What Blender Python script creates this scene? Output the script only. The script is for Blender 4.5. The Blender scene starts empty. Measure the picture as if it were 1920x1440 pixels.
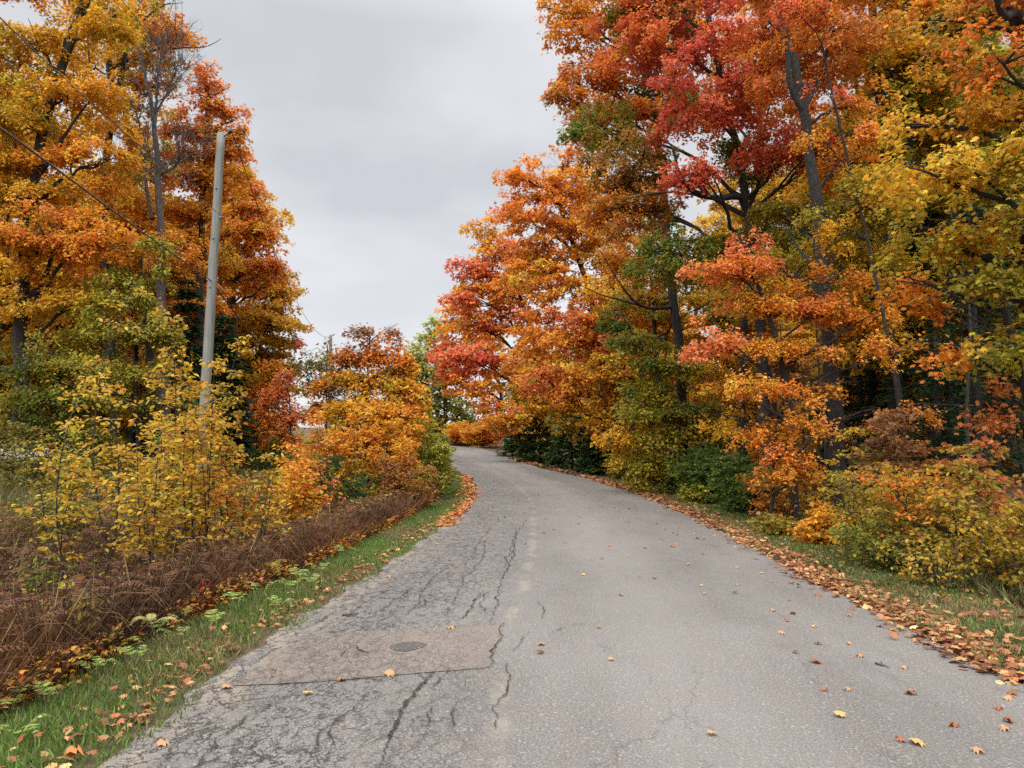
import bpy, math, numpy as np
from math import radians, sin, cos, pi
rng = np.random.default_rng(11)
SC = bpy.context.scene
COL = SC.collection
# ------------------------------------------------------------------ camera frame
F, HZ, EYE = 1450.0, 850.0, 1.6
PITCH = math.atan((HZ - 720) / F)
CP, SP = cos(PITCH), sin(PITCH)

def W(px, py, D):
    """the place seen in the photograph at (px, py), D metres down the road"""
    dx = px - 960.0; dy = F * CP - (720 - py) * SP; dz = F * SP + (720 - py) * CP
    return np.array([dx / dy * D, D, EYE + dz / dy * D])

# ------------------------------------------------------------------ land
LE = np.array([(-2.6, -40), (-2.45, -6), (-2.3, 1), (-2.14, 4.1), (-2.08, 5.5), (-2.13, 6.6), (-2.05, 7.7), (-1.95, 9), (-1.8, 11), (-1.66, 14.8),
               (-1.5, 20.2), (-1.47, 26.3), (-1.8, 33), (-2.75, 42.8), (-4.3, 54.6), (-6.9, 70.5), (-11.5, 80), (-20, 89), (-40, 97), (-105, 106)])
RE = np.array([(3.3, -40), (3.35, -6), (3.42, 1), (3.46, 4), (3.52, 5.5), (3.6, 6.4), (3.66, 8), (3.8, 10.3), (4.15, 13.9), (4.62, 20.2), (4.7, 29),
               (3.9, 40.4), (2.35, 48.3), (0, 61.6), (-3.4, 82.2), (-9, 92), (-20, 100), (-45, 108), (-110, 118)])

def xl(y): return np.interp(y, LE[:, 1], LE[:, 0])
def xr(y): return np.interp(y, RE[:, 1], RE[:, 0])
def hz(y):
    y = np.asarray(y, float)
    a = 0.00052 * np.clip(y - 14, 0, 46) ** 2 + 0.0478 * np.clip(y - 60, 0, 60)
    return a
def bumps(x, y, s, seed=0.0):
    return (np.sin(x * s + 1.3 + seed) * np.cos(y * s * 1.17 + 2.1 * seed) + 0.6 * np.sin(x * s * 2.3 + y * s * 1.9 + seed * 3) +
            0.4 * np.cos(x * s * 4.1 - y * s * 3.7 + seed)) / 2.0
def ground(x, y):
    x = np.asarray(x, float); y = np.asarray(y, float)
    dl = xl(y) - x; dr = x - xr(y)
    zl = np.interp(dl, [-0.5, -0.1, 0.1, 1.1, 2.4, 4.5, 9, 16, 40], [-0.05, -0.02, -0.008, -0.05, -0.34, -0.12, 0.45, 1.0, 1.8])
    zr = np.interp(dr, [-0.5, -0.1, 0.1, 1.3, 2.6, 5, 12, 40], [-0.05, -0.02, -0.008, -0.10, -0.2, 0.05, 0.5, 1.6])
    z = np.where(dl > -0.6, zl, np.where(dr > -0.6, zr, -0.05))
    off = np.clip(np.maximum(dl, dr) - 0.6, 0, 4) / 4
    return hz(y) + z + off * 0.14 * bumps(x, y, 0.9)
def gnd(px, py):
    """where the view through (px, py) meets the land"""
    d = W(px, py, 1.0) - np.array([0, 0, EYE])
    y = np.arange(2, 160, 0.02)
    hit = np.nonzero(EYE + d[2] * y <= ground(d[0] * y, y))[0]
    t = y[hit[0]] if len(hit) else 60.0
    return np.array([d[0] * t, t, float(ground(d[0] * t, t))])

# ------------------------------------------------------------------ materials
def newmat(name):
    m = bpy.data.materials.new(name); m.use_nodes = True
    nt = m.node_tree; nt.nodes.clear()
    return m, nt, nt.nodes, nt.links
class NT:
    def __init__(s, nt): s.n = nt.nodes; s.l = nt.links
    def add(s, t, **kw):
        n = s.n.new(t)
        for k, v in kw.items():
            if k.startswith('_'): setattr(n, k[1:], v)
            else:
                key = int(k[1:]) if k[0] == 'i' and k[1:].isdigit() else k.replace('__', ' ')
                if hasattr(v, 'is_output'): s.l.new(v, n.inputs[key])
                else: n.inputs[key].default_value = v
        return n
    def math(s, op, a, b=0.0, c=None, clamp=False):
        n = s.n.new('ShaderNodeMath'); n.operation = op; n.use_clamp = clamp
        for i, v in enumerate([a, b] + ([c] if c is not None else [])):
            if hasattr(v, 'is_output'): s.l.new(v, n.inputs[i])
            else: n.inputs[i].default_value = v
        return n.outputs[0]
    def noise(s, vec, scale, detail=4, rough=0.6, dim='3D'):
        n = s.n.new('ShaderNodeTexNoise'); n.noise_dimensions = dim
        s.l.new(vec, n.inputs['Vector']); n.inputs['Scale'].default_value = scale
        n.inputs['Detail'].default_value = detail; n.inputs['Roughness'].default_value = rough
        return n.outputs['Fac']
    def mix(s, f, a, b, mode='MIX'):
        n = s.n.new('ShaderNodeMix'); n.data_type = 'RGBA'; n.blend_type = mode
        for i, v in ((0, f), (6, a), (7, b)):
            if hasattr(v, 'is_output'): s.l.new(v, n.inputs[i])
            elif i == 0: n.inputs[0].default_value = v
            else: n.inputs[i].default_value = (*v, 1) if len(v) == 3 else v
        return n.outputs[2]
    def ramp(s, v, lo, hi, clamp=True):
        n = s.n.new('ShaderNodeMapRange'); n.clamp = clamp
        s.l.new(v, n.inputs[0]); n.inputs[1].default_value = lo; n.inputs[2].default_value = hi
        return n.outputs[0]
    def scale(s, vec, xyz):
        n = s.n.new('ShaderNodeVectorMath'); n.operation = 'MULTIPLY'
        s.l.new(vec, n.inputs[0]); n.inputs[1].default_value = xyz
        return n.outputs[0]

def leaf_material(name, transl=0.4, rough=0.55):
    m, nt, n, l = newmat(name); t = NT(nt)
    at = t.add('ShaderNodeAttribute', _attribute_name='leafcol')
    p = t.add('ShaderNodeBsdfPrincipled', Base__Color=at.outputs['Color'], Roughness=rough)
    p.inputs['Specular IOR Level'].default_value = 0.3
    tr = t.add('ShaderNodeBsdfTranslucent', Color=at.outputs['Color'])
    mx = t.add('ShaderNodeMixShader', i0=transl, i1=p.outputs[0], i2=tr.outputs[0])
    o = t.add('ShaderNodeOutputMaterial', Surface=mx.outputs[0])
    return m
M_LEAF = leaf_material('living_leaf', 0.5)
M_LITTER = leaf_material('fallen_leaf', 0.12, 0.6)
M_GRASS = leaf_material('grass_blade', 0.3, 0.5)
M_DRY = leaf_material('dry_stalk', 0.15, 0.8)

def bark_material(name, ca, cb, cl, vs=9.0):
    m, nt, n, l = newmat(name); t = NT(nt)
    tc = t.add('ShaderNodeTexCoord').outputs['Object']
    v = t.scale(tc, (1, 1, 0.16))
    a = t.noise(v, vs * 2.2, 6, 0.7)
    b = t.noise(tc, 1.7, 4, 0.6)
    vo = t.add('ShaderNodeTexVoronoi', Vector=v, Scale=vs * 2.4, _feature='DISTANCE_TO_EDGE')
    fur = t.ramp(vo.outputs['Distance'], 0.0, 0.22)
    c = t.mix(t.ramp(a, 0.3, 0.7), ca, cb)
    c = t.mix(t.math('MULTIPLY', t.ramp(b, 0.53, 0.66), 0.6), c, cl)
    c = t.mix(t.math('MULTIPLY', t.math('SUBTRACT', 1.0, fur), 0.5), c, tuple(x * 0.35 for x in ca))
    hgt = t.math('ADD', t.math('MULTIPLY', fur, 0.7), a)
    bp = t.add('ShaderNodeBump', Strength=0.9, Distance=0.03, Height=hgt)
    p = t.add('ShaderNodeBsdfPrincipled', Base__Color=c, Roughness=0.9, Normal=bp.outputs[0])
    t.add('ShaderNodeOutputMaterial', Surface=p.outputs[0])
    return m
M_BARK = bark_material('maple_bark', (0.014, 0.010, 0.008), (0.040, 0.029, 0.021), (0.052, 0.049, 0.039))
M_BARKG = bark_material('grey_bark', (0.06, 0.052, 0.045), (0.14, 0.125, 0.112), (0.15, 0.15, 0.125), 6)
M_BARKD = bark_material('dark_bark', (0.02, 0.016, 0.013), (0.055, 0.045, 0.036), (0.06, 0.06, 0.045))

def wood_pole_material():
    m, nt, n, l = newmat('weathered_pole_wood'); t = NT(nt)
    tc = t.add('ShaderNodeTexCoord').outputs['Object']
    v = t.scale(tc, (1, 1, 0.03))
    g = t.noise(v, 38, 5, 0.7); b = t.noise(t.scale(tc, (1, 1, 0.4)), 2.0, 4, 0.6)
    c = t.mix(t.ramp(g, 0.3, 0.7), (0.09, 0.09, 0.078), (0.235, 0.23, 0.205))
    c = t.mix(t.math('MULTIPLY', t.ramp(b, 0.5, 0.72), 0.5), c, (0.2, 0.22, 0.16))
    vo = t.add('ShaderNodeTexVoronoi', Vector=t.scale(tc, (1, 1, 0.25)), Scale=4.5)
    c = t.mix(t.math('MULTIPLY', t.math('SUBTRACT', 1.0, t.ramp(vo.outputs['Distance'], 0.05, 0.1)), 0.8), c, (0.04, 0.03, 0.025))
    bp = t.add('ShaderNodeBump', Strength=0.6, Distance=0.01, Height=g)
    p = t.add('ShaderNodeBsdfPrincipled', Base__Color=c, Roughness=0.85, Normal=bp.outputs[0])
    t.add('ShaderNodeOutputMaterial', Surface=p.outputs[0])
    return m
def plain(name, col, rough=0.6, metal=0.0):
    m, nt, n, l = newmat(name); t = NT(nt)
    tc = t.add('ShaderNodeTexCoord').outputs['Object']
    g = t.noise(tc, 30, 3)
    c = t.mix(t.ramp(g, 0.3, 0.7), tuple(x * 0.75 for x in col), tuple(min(1, x * 1.2) for x in col))
    p = t.add('ShaderNodeBsdfPrincipled', Base__Color=c, Roughness=rough, Metallic=metal)
    t.add('ShaderNodeOutputMaterial', Surface=p.outputs[0])
    return m

def soil_material():
    m, nt, n, l = newmat('forest_soil'); t = NT(nt)
    tc = t.add('ShaderNodeTexCoord').outputs['Object']
    a = t.noise(tc, 0.7, 5, 0.65); b = t.noise(tc, 9, 6, 0.75); d = t.noise(tc, 55, 4, 0.7)
    c = t.mix(t.ramp(b, 0.35, 0.65), (0.045, 0.028, 0.016), (0.13, 0.075, 0.035))
    c = t.mix(t.math('MULTIPLY', t.ramp(a, 0.45, 0.62), 0.6), c, (0.06, 0.075, 0.022))
    c = t.mix(t.math('MULTIPLY', t.ramp(d, 0.55, 0.7), 0.6), c, (0.26, 0.16, 0.08))
    bp = t.add('ShaderNodeBump', Strength=0.8, Distance=0.03, Height=t.math('ADD', b, t.math('MULTIPLY', d, 0.5)))
    p = t.add('ShaderNodeBsdfPrincipled', Base__Color=c, Roughness=0.95, Normal=bp.outputs[0])
    t.add('ShaderNodeOutputMaterial', Surface=p.outputs[0])
    return m

def asphalt_material(name, ca, cb, cracks=True, camt=.92, tint=(0.16, 0.13, 0.1), agg=1.0):
    m, nt, n, l = newmat(name); t = NT(nt)
    uv = t.add('ShaderNodeUVMap', _uv_map='road').outputs[0]
    sx = t.add('ShaderNodeSeparateXYZ', Vector=uv)
    u, v = sx.outputs[0], sx.outputs[1]
    grain = t.noise(uv, 62, 3, 0.8, '2D')
    grain2 = t.noise(uv, 170, 2, 0.8, '2D')
    st = t.add('ShaderNodeTexVoronoi', Vector=uv, Scale=75.0)
    big = t.noise(t.scale(uv, (1, 0.3, 1)), 0.8, 5, 0.6, '2D')
    mid = t.noise(t.scale(uv, (1, 0.55, 1)), 4.0, 6, 0.7, '2D')
    c = t.mix(t.ramp(big, 0.3, 0.7), ca, cb)
    c = t.mix(t.math('MULTIPLY', t.ramp(mid, 0.42, 0.7), 0.5), c, tint)
    g = t.math('ADD', t.math('MULTIPLY', grain, 0.6), t.math('MULTIPLY', grain2, 0.4))
    c = t.mix(t.math('MULTIPLY', t.ramp(g, 0.5, 0.34), 0.9 * agg), c, tuple(x * 0.38 for x in ca))
    c = t.mix(t.math('MULTIPLY', t.ramp(g, 0.53, 0.66), 0.85 * agg), c, tuple(min(1, x * 1.75) for x in cb))
    sc = t.add('ShaderNodeSeparateColor', Color=st.outputs['Color'])
    c = t.mix(t.math('MULTIPLY', t.ramp(sc.outputs[0], 0.93, 0.98), 0.25), c, (0.5, 0.47, 0.43))
    hgt = g
    if cracks:
        # wheel tracks: worn pale bands that follow the lane
        tr = t.math('SUBTRACT', 1.0, t.ramp(t.math('ABSOLUTE', t.math('SUBTRACT', u, 3.35)), 0.15, 0.75))
        c = t.mix(t.math('MULTIPLY', tr, 0.25), c, tuple(min(1, x * 1.3) for x in cb))
        tr2 = t.math('SUBTRACT', 1.0, t.ramp(t.math('ABSOLUTE', t.math('SUBTRACT', u, 4.55)), 0.1, 0.5))
        c = t.mix(t.math('MULTIPLY', tr2, t.math('MULTIPLY', t.ramp(mid, 0.35, 0.6), 0.28)), c, (0.10, 0.092, 0.082))
        sl = t.math('SUBTRACT', 1.0, t.ramp(u, 0.0, 0.55))
        c = t.mix(t.math('MULTIPLY', t.math('MULTIPLY', sl, t.ramp(mid, 0.4, 0.6)), 0.6), c, (0.27, 0.215, 0.15))
        # pale joint of sand in the middle
        wob = t.noise(t.scale(uv, (0.0, 1, 1)), 0.7, 3, 0.5, '2D')
        jn = t.math('ABSOLUTE', t.math('SUBTRACT', u, t.math('ADD', 1.93, t.math('MULTIPLY', wob, 0.25))))
        jm = t.math('MULTIPLY', t.math('SUBTRACT', 1.0, t.ramp(jn, 0.03, 0.1)), t.ramp(t.noise(uv, 1.6, 3, 0.6, '2D'), 0.42, 0.6))
        c = t.mix(t.math('MULTIPLY', jm, 0.28), c, (0.33, 0.28, 0.21))
        # crazed cracking
        wn = t.add('ShaderNodeTexNoise', Vector=uv, Scale=2.6, Detail=5.0, Roughness=0.75)
        wv = t.add('ShaderNodeVectorMath', _operation='MULTIPLY_ADD', i0=wn.outputs['Color'], i1=(0.5, 0.7, 0), i2=uv)
        def crack(sx_, sy_, width, seed):
            mp = t.add('ShaderNodeMapping', Vector=wv.outputs[0]); mp.inputs['Scale'].default_value = (sx_, sy_, 1)
            mp.inputs['Location'].default_value = (seed, seed * 2, 0); mp.inputs['Rotation'].default_value = (0, 0, -0.12)
            vo = t.add('ShaderNodeTexVoronoi', Vector=mp.outputs[0], Scale=1.0, _feature='DISTANCE_TO_EDGE', _voronoi_dimensions='2D')
            return t.math('SUBTRACT', 1.0, t.ramp(vo.outputs['Distance'], width * 0.3, width))
        k1 = crack(6.5, 1.9, 0.04, 3.1); k2 = crack(12.0, 4.0, 0.075, 8.7); k3 = crack(2.2, 0.5, 0.016, 1.7)
        left = t.math('SUBTRACT', 1.0, t.ramp(t.math('ADD', u, t.math('MULTIPLY', big, 0.8)), 1.7, 2.5))
        left2 = t.math('SUBTRACT', 1.0, t.ramp(u, 0.9, 2.3))
        dn = t.ramp(t.noise(uv, 1.3, 4, 0.7, '2D'), 0.40, 0.52)
        dn2 = t.ramp(t.noise(t.scale(uv, (1, 0.6, 1)), 2.9, 4, 0.7, '2D'), 0.38, 0.5)
        k = t.math('MAXIMUM', t.math('MULTIPLY', t.math('MULTIPLY', k1, dn), left), t.math('MULTIPLY', t.math('MULTIPLY', k2, dn2), left2))
        right = t.math('MULTIPLY', t.math('MULTIPLY', k3, t.ramp(t.noise(uv, 0.8, 4, 0.7, '2D'), 0.52, 0.6)), 0.25)
        k = t.math('MAXIMUM', k, right)
        c = t.mix(t.math('MULTIPLY', k, camt), c, (0.028, 0.024, 0.02))
        hgt = t.math('SUBTRACT', t.math('MULTIPLY', g, 0.5), t.math('MULTIPLY', k, 2.0))
    bp = t.add('ShaderNodeBump', Strength=0.7, Distance=0.008, Height=hgt)
    p = t.add('ShaderNodeBsdfPrincipled', Base__Color=c, Roughness=0.72, Normal=bp.outputs[0])
    p.inputs['Specular IOR Level'].default_value = 0.35
    t.add('ShaderNodeOutputMaterial', Surface=p.outputs[0])
    return m

# ------------------------------------------------------------------ object helpers
def tag(o, label=None, cat=None, group=None, kind=None):
    if label: o['label'] = label
    if cat: o['category'] = cat
    if group: o['group'] = group
    if kind: o['kind'] = kind
    return o
def empty(name, loc, label, cat, group=None, kind=None):
    o = bpy.data.objects.new(name, None); o.location = [float(v) for v in loc]; COL.objects.link(o); o.empty_display_size = 0.3
    return tag(o, label, cat, group, kind)
def obj(name, me, parent=None, loc=None):
    o = bpy.data.objects.new(name, me); COL.objects.link(o)
    if parent: o.parent = parent
    if loc is not None: o.location = [float(v) for v in loc]
    return o
def copy_tree(o, parent=None):
    c = o.copy(); COL.objects.link(c); c.parent = parent
    for ch in o.children: copy_tree(ch, c)
    return c

def raw_mesh(name, V, loops, starts, mat, colors=None):
    me = bpy.data.meshes.new(name)
    V = np.ascontiguousarray(V, np.float32)
    me.vertices.add(len(V)); me.vertices.foreach_set('co', V.ravel())
    me.loops.add(len(loops)); me.loops.foreach_set('vertex_index', np.ascontiguousarray(loops, np.int32))
    me.polygons.add(len(starts)); me.polygons.foreach_set('loop_start', np.ascontiguousarray(starts, np.int32))
    me.update(calc_edges=True)
    if colors is not None:
        a = me.attributes.new('leafcol', 'FLOAT_COLOR', 'FACE')
        c = np.ones((len(starts), 4), np.float32); c[:, :3] = colors
        a.data.foreach_set('color', c.ravel())
    me.materials.append(mat)
    return me

# leaf outlines (across, along, up)
T_MAPLE = np.array([(0, 0, 0), (.30, .02, -.03), (.28, .20, 0), (.56, .34, -.08), (.42, .44, -.02), (.47, .70, -.08), (.22, .62, .01), (.14, .78, 0), (0, 1.02, -.06),
                    (-.14, .78, 0), (-.22, .62, .01), (-.47, .70, -.08), (-.42, .44, -.02), (-.56, .34, -.08), (-.28, .20, 0), (-.30, .02, -.03)], float)
T_MAPLE3 = np.array([(0, 0, 0), (.50, .30, -.06), (.22, .50, .02), (0, 1.0, -.05), (-.22, .50, .02), (-.50, .30, -.06)], float)
T_OVAL = np.array([(0, 0, 0), (.2, .2, .04), (.26, .48, .05), (.15, .8, .02), (0, 1.02, -.04), (-.15, .8, .02), (-.26, .48, .05), (-.2, .2, .04)], float)
T_RHOMB = np.array([(0, 0, 0), (.38, .45, .04), (0, 1, -.04), (-.38, .45, .04)], float)
T_BLADE = np.array([(-.5, 0, 0), (.5, 0, 0), (.32, .55, .07), (0, 1, .02)], float)
T_STALK = np.array([(-.5, 0, 0), (.5, 0, 0), (.4, .6, .006), (0, 1, 0), (-.4, .6, .006)], float)
T_NEEDLE = np.array([(0, 0, 0), (.09, .5, 0), (0, 1, 0), (-.09, .5, 0)], float)
T_PINNA = np.array([(0, 0, 0), (.11, .12, 0), (.09, .6, 0), (0, 1, 0), (-.09, .6, 0), (-.11, .12, 0)], float)
T_FERNP = np.array([(0, 0, 0), (.2, .16, 0), (.07, .22, 0), (.17, .40, 0), (.05, .46, 0), (.12, .66, 0), (.03, .7, 0), (0, 1, 0), (-.03, .7, 0), (-.12, .66, 0),
                    (-.05, .46, 0), (-.17, .40, 0), (-.07, .22, 0), (-.2, .16, 0)], float)

def unit(v): return v / np.maximum(np.linalg.norm(v, axis=-1, keepdims=True), 1e-9)
class Leaves:
    def __init__(s): s.a = []
    def add(s, P, T, N, S, C, tpl, wid=1.0):
        P = np.asarray(P, float); n = len(P)
        if n == 0: return
        T = unit(T); N = N - (N * T).sum(-1, keepdims=True) * T; N = unit(N); X = np.cross(T, N)
        S = np.broadcast_to(S, (n,)); wd = np.broadcast_to(wid, (n,))
        curl = rng.uniform(0.3, 2.2, n)
        V = (P[:, None, :] + (S * wd)[:, None, None] * tpl[None, :, 0:1] * X[:, None, :] + S[:, None, None] * tpl[None, :, 1:2] * T[:, None, :] +
             (S * curl)[:, None, None] * tpl[None, :, 2:3] * N[:, None, :])
        s.a.append((V.reshape(-1, 3), len(tpl), n, np.broadcast_to(C, (n, 3))))
    def mesh(s, name, mat, origin=(0, 0, 0)):
        V = []; L = []; ST = []; CC = []; vb = 0
        for v, k, n, c in s.a:
            V.append(v); L.append(np.arange(n * k) + vb); ST.append(np.arange(n) * k + vb); CC.append(c); vb += n * k
        return raw_mesh(name, np.concatenate(V) - np.asarray(origin), np.concatenate(L), np.concatenate(ST), mat, np.clip(np.concatenate(CC), 0.003, 0.95))
    def count(s): return sum(a[2] for a in s.a)

class Tubes:
    """batches of polylines (m, n, 3) with radii (m, n) swept with k sides"""
    def __init__(s): s.V = []; s.Fq = []; s.vb = 0; s.C = []
    def add(s, P, R, k=4, cap=False):
        P = np.asarray(P, float); R = np.asarray(R, float)
        if P.ndim == 2: P = P[None]; R = R[None]
        m, n, _ = P.shape
        if m == 0: return
        T = unit(np.gradient(P, axis=1))
        main = unit(P[:, -1] - P[:, 0] + 1e-6)
        ref = np.where((np.abs(main[:, 2:3]) > 0.7), np.array([[1.0, 0, 0]]), np.array([[0, 0, 1.0]]))[:, None, :]
        U = unit(np.cross(T, np.broadcast_to(ref, T.shape))); Vv = np.cross(T, U)
        a = np.arange(k) / k * 2 * pi
        ring = P[:, :, None, :] + R[:, :, None, None] * (np.cos(a)[None, None, :, None] * U[:, :, None, :] + np.sin(a)[None, None, :, None] * Vv[:, :, None, :])
        s.V.append(ring.reshape(-1, 3))
        base = s.vb + np.arange(m)[:, None, None] * (n * k) + np.arange(n - 1)[None, :, None] * k
        i = np.arange(k)[None, None, :]; j = (np.arange(k)[None, None, :] + 1) % k
        q = np.stack([base + i, base + j, base + k + j, base + k + i], -1).reshape(-1, 4)
        s.Fq.append(q); s.vb += m * n * k
        if cap: s.C.append((s.vb - k, k))
    def mesh(s, name, mat, origin=(0, 0, 0)):
        V = np.concatenate(s.V) - np.asarray(origin); Q = np.concatenate(s.Fq)
        loops = Q.ravel(); starts = np.arange(len(Q)) * 4
        for b, k in s.C:
            starts = np.append(starts, len(loops)); loops = np.append(loops, np.arange(b, b + k))
        return raw_mesh(name, V, loops, starts, mat)

def spline(pts, n):
    """Catmull-Rom through the points"""
    P = np.asarray(pts, float)
    if len(P) == 2: return P[0] + (P[1] - P[0]) * np.linspace(0, 1, n)[:, None]
    E = np.vstack([2 * P[0] - P[1], P, 2 * P[-1] - P[-2]])
    t = np.linspace(0, len(P) - 1 - 1e-6, n); i = t.astype(int); f = (t - i)[:, None]
    a, b, c, d = E[i], E[i + 1], E[i + 2], E[i + 3]
    return 0.5 * (2 * b + (c - a) * f + (2 * a - 5 * b + 4 * c - d) * f ** 2 + (3 * b - a - 3 * c + d) * f ** 3)

# ------------------------------------------------------------------ colours of leaves (linear)
GOLD = (.66, .350, .025); YEL = (.70, .45, .045); ORG = (.72, .270, .030); DORG = (.62, .200, .028); RED = (.64, .115, .055); CRIM = (.52, .085, .055)
SALM = (.74, .24, .085); OLV = (.26, .20, .020); GRN = (.13, .18, .020); DGRN = (.035, .07, .018); LIME = (.38, .42, .07); RUST = (.46, .175, .042)
BRN = (.18, .092, .036); YGR = (.38, .32, .030); PINE = (.014, .034, .016); PALE = (.42, .40, .12); MGRN = (.05, .10, .02)

def palcol(pal, v):
    P = np.array(pal); k = len(P)
    t = np.clip(v, 0, 0.9999) * (k - 1); i = t.astype(int); f = (t - i)[..., None]
    if k == 1: return np.broadcast_to(P[0], v.shape + (3,)).copy()
    return P[i] * (1 - f) + P[np.minimum(i + 1, k - 1)] * f
def jitter(C, amt=0.17):
    n = C.shape[:-1]
    b = np.exp(rng.normal(0, amt, n))[..., None]
    h = rng.normal(0, 0.10, n)[..., None]
    return C * b * np.concatenate([1 + 0 * h, 1 + h * 1.6, 1 + h], -1)
def field(P, s, seed):
    """slow wandering value in 0..1, so neighbouring boughs turn together"""
    x, y, z = P[..., 0], P[..., 1], P[..., 2]
    v = (np.sin(x * s + seed) + np.sin(y * s * .8 + seed * 2.3) + np.sin(z * s * 1.3 + seed * 1.7) + np.sin((x - z) * s * 1.9 + seed * .7) + np.sin((x + y + z) * s * 1.4 + seed * 3.1)) / 5
    return np.clip(0.5 + v * 0.9, 0, 1)

def sprays(LV, TB, C, A, sr, pal, leaf, tpl, lai, fs, seed, outward, nt=6, droop=.25, twigs=True, br=0.012):
    """flat, layered sprays of leaves at centres C, each on a branchlet grown from A"""
    m = len(C)
    if m == 0: return
    sr = sr * rng.uniform(.65, 1.25, m)
    up = np.array([0, 0, 1.0])
    Nrm = unit(up + rng.normal(0, .22, (m, 3)) + outward * .25)
    if TB is not None and twigs:
        mid = (A + C) / 2 + np.stack([rng.normal(0, .12, m), rng.normal(0, .12, m), rng.normal(.12, .12, m)], -1)
        P = np.stack([A, A * .35 + mid * .65 + [0, 0, .04], mid * .4 + C * .6, C], 1)
        ln = np.linalg.norm(C - A, axis=1)[:, None]
        R = np.clip(br * (.5 + ln * .35), br * .5, br * 2.6) * np.array([[1, .75, .5, .28]])
        TB.add(P, R, 3)
    hub = C
    az = rng.uniform(0, 2 * pi, (m, 1)) + (np.arange(nt)[None] + rng.uniform(-.3, .3, (m, nt))) * 2 * pi / nt
    ref = unit(np.cross(Nrm, np.array([0.3, 1, 0.1]))); ref2 = np.cross(Nrm, ref)
    D = unit(np.cos(az)[..., None] * ref[:, None] + np.sin(az)[..., None] * ref2[:, None] + outward[:, None] * .35)   # m, nt, 3
    Lt = sr[:, None] * rng.uniform(.55, 1.15, (m, nt))
    tip = hub[:, None] + D * Lt[..., None] - up * (Lt * droop * rng.uniform(.2, 1.4, (m, nt)))[..., None]
    if TB is not None and twigs:
        P = np.stack([np.broadcast_to(hub[:, None], tip.shape), hub[:, None] * .45 + tip * .55 + up * .03, tip], 2).reshape(-1, 3, 3)
        TB.add(P, np.broadcast_to(np.array([[1, .7, .35]]) * br * .42, (len(P), 3)), 3)
    la = 0.42 * leaf ** 2
    k = max(3, int(lai * pi * (np.mean(sr) ** 2) / la / nt))
    tt = rng.uniform(.08, 1.08, (m, nt, k)) ** .8
    B = hub[:, None, None] * (1 - tt[..., None]) + tip[:, :, None] * tt[..., None]
    side = np.cross(D, Nrm[:, None])
    wdt = (Lt[:, :, None] * .30 * (1.25 - tt))
    off = rng.normal(0, 1, tt.shape) * wdt
    B = B + side[:, :, None] * off[..., None] + up * (rng.normal(0, .085, tt.shape) - .06 * np.abs(off))[..., None] * (1 + leaf * 2)
    n = B[..., 0].size
    B = B.reshape(-1, 3)
    Td = (D[:, :, None] * .6 + side[:, :, None] * np.sign(off)[..., None] * .7 + rng.normal(0, .45, tt.shape + (3,)) - up * .35).reshape(-1, 3)
    Nn = (Nrm[:, None, None] + rng.normal(0, .42, tt.shape + (3,))).reshape(-1, 3)
    f = field(C, fs, seed) + rng.normal(0, .15, m)
    fl = (f[:, None, None] + rng.normal(0, .10, tt.shape)).reshape(-1)
    Cc = jitter(palcol(pal, fl))
    LV.add(B, Td, Nn, leaf * rng.uniform(.65, 1.2, n), Cc, tpl)

def bezier3(a, b, c, n):
    t = np.linspace(0, 1, n)[:, None]
    return a * (1 - t) ** 2 + 2 * b * t * (1 - t) + c * t ** 2

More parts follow.
